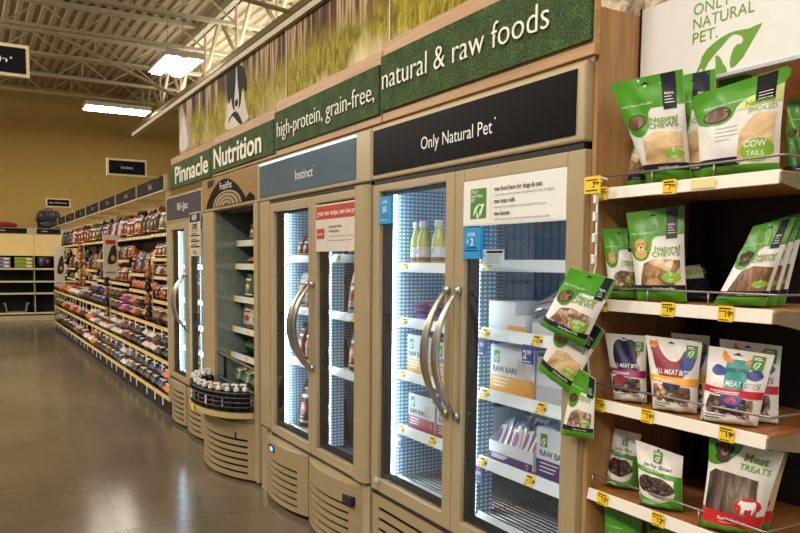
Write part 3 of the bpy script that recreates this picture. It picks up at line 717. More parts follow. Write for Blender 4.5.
# --- the open chilled case with the wire basket
fp = thing('open_chiller', 'tan open chilled case with wood-ring header and round black wire basket', 'chiller', (XF, 5.705, 0), FRONT)
W = 1.25
MB().box(0, .0, .02, .265, .06, 1.752, M_CHAMP).box(0, .06, .02, .03, .74, 1.752, M_CHAMP).build('left_column', fp, bevel=.003)
MB().box(1.185, -.02, .02, W, .06, 1.752, M_CHAMP).box(W-.03, .06, .02, W, .74, 1.752, M_CHAMP).build('right_column', fp, bevel=.006)
MB().box(.03, .71, .02, W-.03, .74, 1.752, M_DARKGREY).box(.03, .06, 1.735, W-.03, .71, 1.752, M_DARKGREY).box(.03, .06, .02, W-.03, .71, .50, M_CHAMP2).build('cabinet', fp)
MB().box(.262, .02, .50, .27, .70, 1.735, mat('smoked_glass_side', (118, 134, 126), .08, var=.1, spec=.9)).build('glass_side', fp)['label'] = 'dark reflective glass side wall'
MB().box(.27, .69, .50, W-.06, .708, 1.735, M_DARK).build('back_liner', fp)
def fp_header(c, W):
    h = MB().box(0, -.006, 1.755, W, .30, 1.985, M_CHAMP).build('header_box', c, bevel=.006)
    tanp = mat('tan_sign', (158, 126, 76), .3, var=.06, scale=5)
    p = MB().box(.02, -.010, 1.775, W-.035, -.004, 1.978, tanp)
    lay = lambda k: (lambda a, z: (a, -.0105-.0006*k, z))
    dome = [(.12, 1.776)]+[(.12+(1.06-.12)*t, 1.776+.190*math.sin(PI*min(1, t*1.02))**.75*(1-.12*t)) for t in [k/24 for k in range(1, 24)]]+[(1.10, 1.83), (1.19, 1.80), (1.19, 1.776)]
    p.put(poly(dome), lay(1), M_HBLACK)
    for q, r in enumerate((.235, .21, .185, .155, .13, .10, .075, .045)):
        cc = [(.62+r*1.35*math.cos(PI*k/20), 1.776+r*.42*math.sin(PI*k/20)) for k in range(21)]
        p.put(poly(cc), lay(2+q*.6), (mat('wood_ring_light', (170, 140, 96)), mat('wood_ring_dark', (70, 48, 30)))[q % 2])
    p.put(poly([(.17, 1.972), (.33, 1.972), (.31, 1.93), (.17, 1.915)]), lay(1), M_INK)
    front_text(p, 'FreshPet', .48, 1.885, .05, M_WHITE, -.0150, width=.27)
    p.build('sign_face', h)
fp_header(fp, W)
fp_z = (1.535, 1.37, 1.137, .918, .73)
for k, z in enumerate(fp_z):
    yy = .165-.012*k
    o = MB().box(.28, yy+.02, z-.012, 1.18, .68, z-.004, M_DARKGREY).build('shelf', fp)
    rl = MB(); rl.box(.275, yy, z-.03, 1.18, yy+.012, z+.012, M_RAIL); rl.build('price_rail', o)
    for x in (.29, .60, .95, 1.1): MB().box(x, yy-.002, z-.026, x+.05, yy, z+.008, M_YTAG).build('price_ticket', o)
MB().tube([(.27, .03, .74), (1.18, .03, .70)], .012, M_BLACK, 6).tube([(.27, .03, .56), (1.18, .03, .55)], .012, M_BLACK, 6).tube([(1.17, .03, .70), (1.17, .03, .42)], .012, M_BLACK, 6).tube([(.42, .03, .74), (.42, .03, .56)], .010, M_BLACK, 6).build('front_guard', fp)
grille('kick_panel', fp, .20, 1.20, .02, .375, .17, 6, yb=.0, inset=(.06, .06), zs=(.05, .30), steps=30)
MB().box(.985, -.10, .265, 1.05, -.04, .315, M_BLACK).build('control_switch', fp, bevel=.004)
# bowed basket with a tan deck
BR, BK, BZ = .47, .52, .452
def arc(r0, z, n=28, cx=.70, k=BK): return [(cx-r0*math.cos(PI*q/n), -.02-r0*k*math.sin(PI*q/n), z) for q in range(n+1)]
bs = MB()
for z, r in ((.575, BR), (.545, BR-.003), (.515, BR-.006), (.485, BR-.009), (.452, BR-.012)): bs.tube(arc(r, z), .005, M_BWIRE, 6)
for q in range(0, 29, 1):
    a, b = arc(BR, .575)[q], arc(BR-.015, .445)[q]; bs.tube([a, b], .0035, M_BWIRE, 5)
for q in range(1, 12): x = .70-BR+.04+q*.0725; yv = -.02-BK*math.sqrt(max(0, (BR-.02)**2-(x-.70)**2)); bs.tube([(x, -.02, .445), (x, yv, .445)], .004, M_BWIRE, 5)
bo = bs.build('wire_basket', fp)
inner = arc(.335, .53); dk = MB(); dk.prism([(p[0], p[1]) for p in inner], .445, .53, mat('tan_deck', (178, 142, 92), .45, var=.04), 'z'); dk.build('basket_deck', fp)
MB().lathe([(.05, .0), (.055, .012), (.02, .02), (.018, .035)], (.78, -.06, .531), M_BLACK, 12).build('deck_knob', fp)
rl = MB(); a = arc(BR+.012, .452); b = arc(BR+.008, .418); m_ = len(a)
rl.add(a+b, [[i, i+1, m_+i+1, m_+i] for i in range(m_-1)], mat('tan_rail', (196, 172, 116), .5)); rb = rl.build('basket_rail', fp, solid=-.006)
p0 = arc(BR+.02, .455)[14]; MB().box(p0[0]-.03, p0[1]-.006, .415, p0[0]+.03, p0[1], .455, M_YTAG).build('price_ticket', rb)

# ================================================================== the wooden end panel and the treat shelves
MB().box(1.598, 1.656, 0, 2.04, 1.673, 2.132, M_WOOD).build('p', None, bevel=.002)
o = bpy.data.objects['p']; o.name = o.data.name = 'shelf_divider'; tag(o, 'tall oak end panel between the near cooler and the treat shelves', 'panel')
ts = thing('treat_shelving', 'wooden shelving bay with white lips and wire rails, holding the treat pouches', 'shelving', (1.60, 1.652, 0), FRONT)
SW = .575; SZ = (1.618, 1.300, 1.008, .735, .45)
MB().box(0, .40, 0, SW, .415, 1.36, M_DARKGREY).box(0, .40, 1.36, SW, .415, 1.62, M_DARKGREY).build('back_panel', ts)  # dark grey back up to the top shelf, brown board above it
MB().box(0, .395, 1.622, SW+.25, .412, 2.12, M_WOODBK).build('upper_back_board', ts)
MB().box(SW-.03, .36, 0, SW, .40, 1.62, M_SHELFG).box(.05, .36, 0, .08, .40, 1.62, M_DARKGREY).build('upright_post', ts)
TAGX = ((.245, -.005), (.255, .43, .02), (.20, .448, .02), (.045, .25), (.1, .35))
for k, z in enumerate(SZ):
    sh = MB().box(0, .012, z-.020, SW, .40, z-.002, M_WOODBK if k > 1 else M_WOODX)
    so = sh.build('shelf', ts)
    MB().prism([(-.002, z-.032), (.012, z-.032), (.012, z), (.004, z+.001)], 0, SW-.004, M_SHELFW, 'x').build('shelf_lip', so, bevel=.0015)['label'] = 'white shelf lip'
    MB().prism([(.0, z-.03), (.0, z-.006), (.40, z-.006), (.40, z-.09), (.33, z-.09)], SW-.003, SW+.002, M_SHELFG, 'x').build('shelf_bracket', so)
    MB().prism([(.02, z-.03), (.36, z-.03), (.36, z-.08)], .0, .004, M_SHELFG, 'x').build('shelf_bracket', so)
    zr = z+.034+(.008 if k > 1 else 0)
    wr = MB().tube([(.005, .016, zr), (SW-.008, .016, zr), (SW-.003, .022, zr), (SW-.002, .30, zr)], .0032, M_WIRE, 6)
    for x in (.005, .19, .385): wr.tube([(x, .016, z-.002), (x, .016, zr)], .0026, M_WIRE, 6)
    wr.tube([(SW-.002, .16, z-.002), (SW-.002, .16, zr)], .0026, M_WIRE, 6)
    wr.build('wire_rail', so, smooth=True)
    for x in TAGX[k]:
        if x < 0: x = .005
        t = MB(); fn = lambda a, b: (x+a, -.0035, z+b); t.put(rect(0, -.034, .042, .004), fn, M_YTAG); f2 = lambda a, b: (x+a, -.0042, z+b)
        t.put(text(('7', '19', '19', '12', '13')[k]+'99'[:0], .020, -.022, .014, 'l', .02), f2, M_INK); t.put(text('99', .034 if k else .030, -.016, .007, 'l', .02), f2, M_INK)
        t.put(rect(.003, -.004, .036, -.001), f2, M_INK); t.put(rect(.003, -.010, .024, -.008), f2, M_INK); t.put(rect(.003, -.031, .03, -.029), f2, M_INK)
        t.build('price_ticket', so)
t = MB(); t.box(.335, -.0042, SZ[0]-.027, .405, -.003, SZ[0]-.004, mat('cream_ticket', (236, 224, 160), .5)); t.build('blank_ticket', bpy.data.objects['shelf_lip'].parent)
# header board with the leaf emblem
hb = thing('brand_board', 'white board with green ONLY NATURAL PET lettering and leaf emblem', 'sign', (1.755, 1.652, 0), FRONT)
MB().box(.004, 0, 1.903, .95, .02, 2.145, M_WHITE).build('board', hb, bevel=.002)
MB().box(0, -.003, 1.90, .005, .022, 2.147, M_INK).box(.005, -.004, 1.896, .95, .022, 1.905, mat('board_edge', (190, 196, 206), .4)).build('edge_trim', hb)
fn = lambda a, b: (a, -.001, b)
for i, s in enumerate(('ONLY', 'NATURAL', 'PET.')): MB().put(text(s, .190, 2.079-i*.038, .031, 'l', -.002, width=(.116, .186, .080)[i]), fn, M_TGREEN).build('lettering', hb)['label'] = 'green lettering'
for e, nm in zip(emblem(0, 0, 1), ('leaf_emblem', 'cat_emblem')): MB().put(shift(e, .205, 1.912, .095, .195), fn, M_TGREEN).build(nm, hb)

# ------------------------------------------------------------------ treat pouches
W_CHEW = chunk_material('pale_chews', [(.2, (120, 86, 52)), (.42, (190, 150, 104)), (.62, (228, 202, 160)), (.8, (246, 232, 204))], 34)
W_EAR = strip_material('pale_ears', [(.3, (168, 128, 82)), (.5, (220, 190, 140)), (.7, (244, 228, 190))], (9, 9, 16))
W_BROWN = strip_material('brown_chew_strips', [(.3, (46, 26, 18)), (.5, (110, 70, 46)), (.7, (170, 124, 90))], (60, 60, 6))
W_TAN = chunk_material('tan_crumbly_treats', [(.2, (110, 82, 62)), (.45, (176, 146, 118)), (.7, (218, 198, 172))], 70)
W_BITE = chunk_material('freeze_dried_bites', [(.2, (92, 62, 42)), (.42, (176, 136, 94)), (.62, (224, 196, 150)), (.8, (236, 216, 180))], 62)
W_DBITE = chunk_material('dark_dried_bites', [(.2, (46, 30, 26)), (.45, (112, 84, 70)), (.7, (176, 150, 130))], 62)
W_JERKY = chunk_material('dark_jerky_pieces', [(.2, (16, 9, 7)), (.45, (58, 34, 26)), (.7, (112, 70, 52))], 90)
W_GULLET = strip_material('dark_gullet_sticks', [(.3, (34, 26, 24)), (.5, (92, 78, 68)), (.62, (128, 112, 98)), (.75, (206, 196, 180))], (34, 34, 5))
HOLE = [(-.055, 0), (.055, 0), (.05, .012), (.022, .016), (.016, .032), (-.016, .032), (-.022, .016), (-.05, .012)]
def hole(A, x, y, m): A.poly([(x+a*1.1, y+b*A.w/A.h*1.1) for a, b in HOLE], m, 4)
def chew_art(dog=None, badge=('1', 'LB'), tab=.62, dark_text=False, tabw=.22, pic=None, blk=True, title=(.47, .575)):
    def art(A):
        k = A.w/A.h
        A.rect(0, 0, 1, .10, M_GREEN, 1); A.rect(0, .10, 1, .17, M_NAVY, 1)
        A.text('Only Natural Pet', .42, .12, .045, M_WHITE, 3, bold=.01)
        A.poly([(0, .70), (1, .70), (1, 1), (0, 1)], M_GREEN, 1)
        A.blob([(-.0, .72), (0, .56), (.08, .47), (.22, .44), (.34, .47), (.42, .56), (.44, .66), (.5, .715), (.3, .8)], M_GREEN, 1.4)
        A.rect(tab, .665, tab+tabw, .995, M_NAVY if blk else mat('charcoal_tab', (52, 54, 60)), 2)
        for q in range(3): A.rect(tab+.03, .72+q*.028, tab+tabw-.03-.02*q, .727+q*.028, M_WHITE, 3)
        A.text('REAL', tab+tabw/2, .80, .045, M_WHITE, 3, 'c', .015)
        A.text('ONLY NATURAL PET', .04, .735, .036, M_WHITE, 3, bold=.005, width=.5)
        hole(A, .47, .93, M_WHITE if dark_text else M_INK)
        A.text('Natural', title[0]+.03, title[1]+.01, .092, M_TGREEN, 3, bold=.014, width=.45); A.text('CHEWS', title[0]-.02, title[1]-.088*k, .095, M_TGREEN, 3, bold=.012, width=.5)
        if dog: A.dog(.22, .60, .175, 3, dog)
        else: A.ell(.22, .58, .15, .11 if pic is None else pic, W_BROWN, 3, .5); A.ell(.22, .58, .165, .125, M_INK, 2.6, .5)
        A.ell(.78, .25, .165, .165*k, M_LIME, 4); A.text(badge[0], .78, .265, .075, M_WHITE, 6, 'c', .015); A.text(badge[1], .78, .205, .05, M_WHITE, 6, 'c', .01)
    return art
def chew_window(m, y1=.475):
    def win(A): A.poly([(.17, .17), (.94, .17), (.94, y1-.03), (.5, y1), (.27, y1-.05)], m, 2.2)
    return win
P = pouch
P('treat_pouch', 'big green-topped pouch of pale ears leaning at the left of the top shelf', 'pet treat pouch', [(1.632, 1.914), (1.377, 1.902), (1.335, 1.622), (1.478, 1.622)], 1.662, -.028, .032, M_WHITEP,
  chew_art(None, ('3', 'EARS'), tab=.70, tabw=.2, title=(.42, .55)), 'pouches on the top treat shelf', Xm=1.62, seed=3, window=chew_window(W_EAR))
def cow_art(A):
    k = A.w/A.h
    A.rect(0, 0, 1, .10, M_GREEN, 1); A.rect(0, .10, .55, .19, M_NAVY, 1)
    A.blob([(0, .70), (.06, .61), (.28, .57), (.43, .62), (.50, .73), (.62, .80), (1, .86), (1, 1), (.5, .97), (.0, 1.0)], M_GREEN, 1.2); A.poly([(0, .74), (.45, .80), (1, .86), (1, 1), (0, 1)], M_GREEN, 1.4)
    A.poly([(.60, .80), (1, .86), (1, .70), (.50, .68)], mat('pale_lime_band', (206, 218, 128), .4), 1.1)
    A.rect(.70, .72, .92, .99, M_INK, 2.4)
    for q in range(3): A.rect(.73, .75+.03*q, .89, .757+.03*q, M_WHITE, 3)
    A.ell(.26, .68, .17, .085*k*1.3, M_INK, 2.6, .06); A.ell(.26, .68, .155, .075*k*1.3, W_BROWN, 3, .06)
    A.text('Naturally', .60, .705, .065, M_TGREEN, 3, bold=.014); A.text('SMOKED', .63, .63, .06, M_TGREEN, 3)
    A.text('MADE WITH REAL INGREDIENTS', .10, .775, .03, M_WHITE, 3, width=.5)
    A.lines(.24, .52, 4, .045, .52, M_GREY, 3, .006)
    A.ell(.76, .24, .19, .15*k, M_LIME, 4); A.text('COW', .74, .27, .075, M_WHITE, 6, 'c', .015); A.text('TAILS', .74, .18, .06, M_WHITE, 6, 'c', .01)
P('treat_pouch', 'wide cow tails pouch with a black tab, at the right of the top shelf', 'pet treat pouch', [(1.322, 1.822), (1.075, 1.842), (1.082, 1.622), (1.295, 1.622)], 1.668, -.012, .034, M_WHITEP, cow_art, 'pouches on the top treat shelf', Xm=1.60, seed=5,
  window=lambda A: A.poly([(.52, .12), (.93, .2), (.95, .6), (.72, .62), (.55, .45)], W_EAR, 2.2))
P('treat_pouch', 'green and white pouch half hidden behind the leaning ears pouch', 'pet treat pouch', [(1.650, 1.835), (1.53, 1.85), (1.52, 1.622), (1.645, 1.622)], 1.725, .03, .03, M_WHITEP, chew_art('gold', ('2', 'CT')), 'pouches on the top treat shelf', Xm=1.66, seed=8, window=chew_window(W_CHEW))
P('treat_pouch', 'green pouch standing tall behind the gap of the two front pouches, black tab showing', 'pet treat pouch', [(1.455, 1.905), (1.325, 1.90), (1.30, 1.622), (1.44, 1.622)], 1.718, .0, .02, M_WHITEP, chew_art(None, tab=.45, tabw=.42), 'pouches on the top treat shelf', Xm=1.68, seed=9, window=chew_window(W_EAR))
P('treat_pouch', 'dark green pouch folded over behind the cow tails pouch', 'pet treat pouch', [(1.318, 1.90), (1.22, 1.862), (1.20, 1.622), (1.295, 1.622)], 1.80, .02, .025, M_DGREEN, lambda A: (hole(A, .5, .9, M_INK), A.ell(.3, .84, .22, .05, W_BROWN, 3, .4), A.rect(0, .3, 1, .7, M_WHITE)), 'pouches on the top treat shelf', Xm=1.68, seed=11)
P('treat_pouch', 'dark green pouch at the far right end of the top shelf, near the back board', 'pet treat pouch', [(1.17, 1.80), (1.085, 1.80), (1.085, 1.622), (1.17, 1.622)], 1.88, .02, .025, M_DGREEN, chew_art(None), 'pouches on the top treat shelf', Xm=1.75, seed=12)
# second shelf
P('treat_pouch', 'upright chews pouch with golden dog face and dark REAL MILK tab', 'pet treat pouch', [(1.572, 1.546), (1.372, 1.557), (1.352, 1.304), (1.520, 1.304)], 1.655, .02, .03, M_WHITEP, chew_art('gold', ('5', 'CT'), tab=.70, tabw=.2, blk=False, title=(.46, .53)), 'pouches on the second treat shelf', Xm=1.64, seed=15, window=chew_window(W_CHEW, .46))
P('treat_pouch', 'chews pouch against the wooden panel, half behind the golden dog pouch', 'pet treat pouch', [(1.69, 1.506), (1.549, 1.504), (1.538, 1.304), (1.646, 1.304)], 1.672, .0, .022, M_WHITEP, chew_art('gold', ('5', 'CT'), tab=.74, title=(.52, .50)), 'pouches on the second treat shelf', Xm=1.66, rz=.7, ymax=1.655, seed=16, window=chew_window(W_TAN, .40))
for q, (dy, dx, lab) in enumerate(((0, 0, 'front of the fanned chews pouches slumped at the right of the second shelf'), (-.026, .045, 'middle one of three fanned chews pouches slumped on the second shelf'), (-.048, .09, 'rearmost of three fanned chews pouches, partly cut off by the right shelf end'))):
    P('treat_pouch', lab, 'pet treat pouch', [(1.160+dy, 1.494+.006*q), (1.055+dy*.6, 1.512+.006*q), (1.120+dy, 1.304), (1.262+dy, 1.304)], 1.665+dx, .03, .022, M_WHITEP, chew_art('dark', ('5', 'CT'), tab=.68, tabw=.2, title=(.42, .56)), 'pouches on the second treat shelf', seed=20+q, Xm=1.63, window=chew_window(W_BROWN, .47))
P('treat_pouch', 'chews pouch lying back in the shade behind the slumped pouches', 'pet treat pouch', [(1.47, 1.40), (1.36, 1.415), (1.31, 1.304), (1.45, 1.304)], 1.80, .10, .022, M_NAVY, lambda A: (A.rect(.1, .55, .95, .9, mat('pale_label', (206, 206, 160))), A.text('CHEWS', .3, .66, .16, M_TGREEN, 3)), 'pouches on the second treat shelf', Xm=1.70, seed=26)
# third shelf: the bites pouches
BIRD = [(.02, .88), (.05, .99), (.12, .97), (.17, 1.0), (.22, .90), (.32, .74), (.46, .62), (.60, .60), (.70, .70), (.78, .90), (.90, .98), (1.0, .86), (1.0, .66), (.92, .46), (.84, .30), (.70, .14), (.5, .0), (.38, .02), (.26, .16), (.14, .36), (.08, .60), (.06, .76)]
M_BURG = mat('burgundy_print', (140, 34, 58), .4, var=.12, scale=40); M_PINKR = mat('magenta_band', (150, 22, 88), .4, var=.02); M_AMBER = mat('amber_band', (240, 164, 36), .4, var=.02); M_REDB = mat('crimson_band', (198, 26, 48), .4, var=.02)
M_TEAL = mat('teal_print', (60, 156, 146), .4, var=.15, scale=60); M_COBALT = mat('cobalt_print', (40, 66, 150), .4, var=.2, scale=50); M_INDIGO = mat('indigo_print', (26, 32, 78), .4, var=.3, scale=50); M_ORANGEP = mat('orange_beak', (238, 140, 40), .4)
def bites(kind, band, lx=.74):
    def art(A):
        k = A.w/A.h
        hole(A, .47, .93, M_INK); A.logo(lx, .76, .20, 3)
        if kind == 'turkey':
            A.blob([(.22, .86), (.32, .92), (.46, .90), (.60, .93), (.76, .88), (.84, .76), (.80, .62), (.88, .50), (.70, .44), (.5, .42), (.34, .46), (.22, .56), (.18, .70)], M_INDIGO, 2)
            A.ell(.35, .33, .2, .12, M_BURG, 1.6); A.poly([(.80, .84), (.88, .80), (.86, .68), (.80, .72)], M_ORANGEP, 2.4)
        if kind == 'rooster':
            pts = [(.06+.86*x, .36+.55*y) for x, y in BIRD]; A.blob(pts, M_BURG, 2)
            A.blob([(.68, .70), (.74, .86), (.86, .90), (.93, .80), (.90, .64), (.78, .52), (.66, .58)], M_COBALT, 2.5); A.blob([(.32, .38), (.40, .30), (.52, .27), (.64, .32), (.70, .42), (.5, .46)], M_INDIGO, 2.4)
            A.blob([(.06, .88), (.09, .95), (.16, .93), (.2, .96), (.22, .89), (.14, .85)], M_ORANGEP, 2.6)
        if kind == 'cow':
            A.blob([(.34, .84), (.52, .87), (.68, .84), (.70, .62), (.66, .42), (.52, .32), (.38, .42), (.33, .62)], M_TEAL, 2)
            A.blob([(.34, .73), (.18, .78), (.10, .70), (.18, .64), (.34, .66)], M_COBALT, 2.2); A.blob([(.69, .72), (.84, .77), (.94, .69), (.84, .62), (.70, .65)], M_COBALT, 2.2)
            A.blob([(.34, .82), (.24, .88), (.26, .98), (.31, .93), (.42, .85)], M_ORANGEP, 2.2); A.blob([(.66, .82), (.76, .86), (.76, .95), (.70, .91), (.60, .85)], M_ORANGEP, 2.2)
            A.blob([(.34, .40), (.50, .44), (.68, .40), (.66, .28), (.5, .24), (.36, .29)], M_COBALT, 2.4); A.ell(.51, .325, .11, .05, mat('red_muzzle', (206, 60, 62), .4), 2.8); A.rect(.34, .70, .69, .755, mat('dark_teal_print', (34, 104, 104), .4), 2.4)
        A.text('ALL MEAT BITES', .53, .515, .10, M_WHITE if kind != 'cow' else mat('pale_outline', (226, 226, 232), .4), 4, 'c', .012, width=.74, slant=.1)
        if kind == 'cow': A.text('BITES', .64, .512, .10, M_INK, 3.6, 'l', .0, slant=.1, width=.28)
        A.poly([(0, .41), (1, .37), (1, .475), (0, .49)], band, 3)
        A.lines(.12, .43, 1, .03, .85, M_WHITE, 5, .012); A.lines(.2, .41, 1, .03, .8, M_WHITE, 5, .008)
        A.lines(.1, .11, 2, .035, .5, M_INK, 4, .010); A.text('USA', .78, .10, .08, mat('usa_print', (120, 40, 60), .4), 4, 'c', .02)
    return art
def bite_window(m): return lambda A: A.blob([(.10, .17), (.12, .35), (.2, .37), (.78, .36), (.88, .33), (.88, .17), (.7, .14), (.3, .14)], m, 1.2)
G3 = 'pouches on the third treat shelf'
P('treat_pouch', 'white bites pouch with indigo turkey and magenta band, beside the wooden panel', 'pet treat pouch', [(1.650, 1.198), (1.490, 1.203), (1.481, 1.011), (1.605, 1.011)], 1.655, .02, .03, M_WHITEP, bites('turkey', M_PINKR), G3, Xm=1.65, seed=31, window=bite_window(W_DBITE))
P('treat_pouch', 'white bites pouch with red and blue rooster and amber band', 'pet treat pouch', [(1.486, 1.206), (1.297, 1.205), (1.305, 1.011), (1.450, 1.011)], 1.650, .02, .032, M_WHITEP, bites('rooster', M_AMBER), G3, Xm=1.64, seed=32, window=bite_window(W_BITE))
P('treat_pouch', 'white bites pouch with teal cow head, front one of the pair with red bands', 'pet treat pouch', [(1.262, 1.200), (1.082, 1.196), (1.118, 1.011), (1.278, 1.011)], 1.645, .02, .03, M_WHITEP, bites('cow', M_REDB, .70), G3, Xm=1.62, seed=33, window=bite_window(W_DBITE))
P('treat_pouch', 'white bites pouch with red band behind the teal cow pouch, right part showing', 'pet treat pouch', [(1.262, 1.216), (1.092, 1.214), (1.092, 1.011), (1.255, 1.011)], 1.722, .02, .03, M_WHITEP, bites('cow', M_REDB), G3, Xm=1.66, seed=34, window=bite_window(W_DBITE))
P('treat_pouch', 'bites pouch with amber band tucked between the rooster and cow pouches', 'pet treat pouch', [(1.415, 1.218), (1.292, 1.220), (1.285, 1.011), (1.395, 1.011)], 1.725, .02, .03, M_WHITEP, bites('rooster', M_AMBER), G3, Xm=1.66, seed=35, window=bite_window(W_BITE))
# fourth shelf
def jerky_art(A):
    k = A.w/A.h
    A.rect(0, 0, 1, .20, M_GREEN, 1); A.rect(.86, .0, 1, .60, M_GREEN, 1.1); A.poly([(0, .57), (1, .52), (1, .60), (0, .64)], M_GREEN, 1.3)
    A.logo(.40, .755, .19, 3); A.ell(.5, .965, .025, .02, M_INK, 3)
    A.text('Jerky Bites', .48, .665, .085, M_INK, 3, 'c', .0, width=.62, slant=.25); A.lines(.1, .60, 1, .02, .8, M_WHITE, 4, .008)
    A.blob([(.10, .36), (.12, .20), (.3, .16), (.5, .13), (.72, .15), (.84, .22), (.84, .34)], mat('white_bowl', (214, 206, 200), .4, var=.1, scale=40), 2)
    A.blob([(.04, .34), (.08, .46), (.22, .52), (.42, .515), (.64, .51), (.82, .44), (.88, .33), (.72, .26), (.5, .21), (.32, .25), (.16, .27)], W_JERKY, 3)
    A.lines(.12, .11, 2, .03, .6, M_WHITE, 3, .007)
G4 = 'pouches on the fourth treat shelf'
P('treat_pouch', 'jerky bites pouch standing behind, nearer the wooden panel', 'pet treat pouch', [(1.648, 0.918), (1.488, 0.926), (1.495, .738), (1.625, .738)], 1.690, .03, .028, M_WHITEP, jerky_art, G4, Xm=1.64, seed=41)
P('treat_pouch', 'jerky bites pouch in front of its twin on the fourth shelf', 'pet treat pouch', [(1.490, 0.912), (1.325, 0.903), (1.322, .738), (1.466, .738)], 1.645, .02, .028, M_WHITEP, jerky_art, G4, Xm=1.62, seed=42)
def meat_art(A):
    k = A.w/A.h
    A.rect(0, 0, 1, .09, M_GREEN, 1); A.rect(0, .09, 1, .235, mat('red_band', (204, 40, 42), .4, var=.03), 1)
    A.blob([(0, .74), (.02, 1.02), (.4, 1.03), (.46, .92), (.36, .80), (.2, .72), (.06, .70)], M_GREEN, 1.3); A.dog(.22, .87, .15, 3, 'dark')
    A.rect(.68, .95, .86, 1.0, M_INK, 2); A.rect(.86, .96, 1, 1.0, M_GREEN, 2)
    A.text('Meat', .52, .80, .125, M_TGREEN, 3, bold=.02, rot=-.08); A.text('TREATS', .48, .71, .095, M_TGREEN, 3, bold=.012, rot=-.08)
    A.ell(.74, .335, .20, .20*k, mat('red_badge', (204, 36, 44), .4, var=.02), 4)
    A.put(shift(poly(COW), (.74-.135)*A.w, (.335)*A.h-.13*A.w, .27*A.w), M_WHITE, 5.5)
    A.text('Beef Gullet Strips', .32, .155, .055, M_WHITE, 3, bold=.01, width=.46, rot=-.05); A.lines(.36, .125, 1, .02, .76, M_WHITE, 3, .006)
def meat_window(A): A.poly([(.07, .235), (.05, .6), (.14, .66), (.80, .62), (.82, .5), (.90, .235)], W_GULLET, 2.2)
P('treat_pouch', 'large meat treats pouch with red cow badge, leaning at the right of the fourth shelf', 'pet treat pouch', [(1.229, 0.985), (1.030, 0.990), (1.086, .738), (1.250, .738)], 1.650, .0, .036, M_WHITEP, meat_art, G4, Xm=1.60, seed=43, window=meat_window)
P('treat_pouch', 'meat treats pouch hidden behind the large one, its red badge edge showing', 'pet treat pouch', [(1.18, 0.985), (1.035, 0.985), (1.075, .738), (1.22, .738)], 1.722, .02, .03, mat('kraft_film', (206, 184, 146), .4), meat_art, G4, Xm=1.62, seed=44, window=meat_window)
# fifth shelf: tops of dark pouches
for q, ya in enumerate((1.638, 1.53)):
    P('treat_pouch', ('green pouch on the lowest shelf against the wooden panel', 'green pouch on the lowest shelf, second from the wooden panel')[q], 'pet treat pouch', [(ya, .685), (ya-.15, .695), (ya-.14, .453), (ya-.01, .453)], 1.66+.06*q, .02, .03, M_GREEN, chew_art('gold', tab=1.2), 'pouches on the lowest treat shelf', seed=50+q)

# clip strip with three pouches hung from it
cs = thing('clip_strip', 'thin white clip strip hanging from the top treat shelf', 'clip strip', (0, 0, 0))
cs_p = [(1.590, 1.598, 1.640), (1.578, 1.618, 1.648), (1.565, 1.612, 1.62), (1.560, 1.606, 1.55), (1.556, 1.600, 1.40), (1.560, 1.64, 1.24), (1.564, 1.62, 1.08)]
MB().tube(cs_p, .0035, M_WHITE, 6).build('strip', cs, smooth=True)
for z in (1.585, 1.535, 1.475, 1.415):
    t_ = (1.62-z)/(1.62-1.40); x, y = 1.565-.013*t_, 1.612-.012*t_
    MB().box(x-.010, y-.006, z-.013, x+.002, y+.006, z+.013, M_WHITE).build('clip', cs, bevel=.002)
tk = MB(); tk.box(1.549, 1.585, 1.600, 1.551, 1.648, 1.648, M_YTAG); f2 = lambda a, b: (1.5482, 1.645-a, 1.603+b)
tk.put(text('7', .03, .012, .018, 'l', .02), f2, M_INK); tk.put(text('99', .043, .020, .009, 'l', .02), f2, M_INK); tk.put(rect(.004, .033, .05, .036), f2, M_INK); tk.put(rect(.004, .004, .05, .007), f2, M_INK)
tk.build('price_ticket', cs)
G5 = 'pouches hung on the clip strip'
P('hanging_pouch', 'topmost of three green chew pouches hung on the clip strip, tilted clockwise', 'pet treat pouch', [(1.640, 1.392), (1.463, 1.360), (1.578, 1.173), (1.767, 1.218)], 1.500, 0, .022, M_WHITEP, chew_art(None, ('NEW', 'SIZE'), tab=.78, tabw=.17, title=(.40, .60)), G5, Xm=1.5, rest=False, ymax=9, rz=.30, seed=61, window=chew_window(W_TAN, .45))
P('hanging_pouch', 'middle one of three chew pouches hung on the clip strip, under the topmost', 'pet treat pouch', [(1.655, 1.288), (1.500, 1.222), (1.628, 1.032), (1.77, 1.085)], 1.530, 0, .012, M_WHITEP, chew_art(None, ('NEW', 'SIZE'), tab=.74, tabw=.19, title=(.40, .62)), G5, Xm=1.5, rest=False, ymax=9, rz=.30, seed=62, window=chew_window(W_EAR, .46), wrinkle=.0012)
P('hanging_pouch', 'lowest of three chew pouches on the clip strip, hanging nearly upright', 'pet treat pouch', [(1.612, 1.116), (1.528, 1.085), (1.530, .920), (1.662, .904)], 1.552, 0, .014, M_WHITEP, chew_art(None, ('NEW', 'SIZE'), tab=.72, tabw=.24, title=(.40, .62)), G5, Xm=1.5, rest=False, ymax=9, rz=.30, seed=63, window=chew_window(W_TAN, .44), wrinkle=.0012)

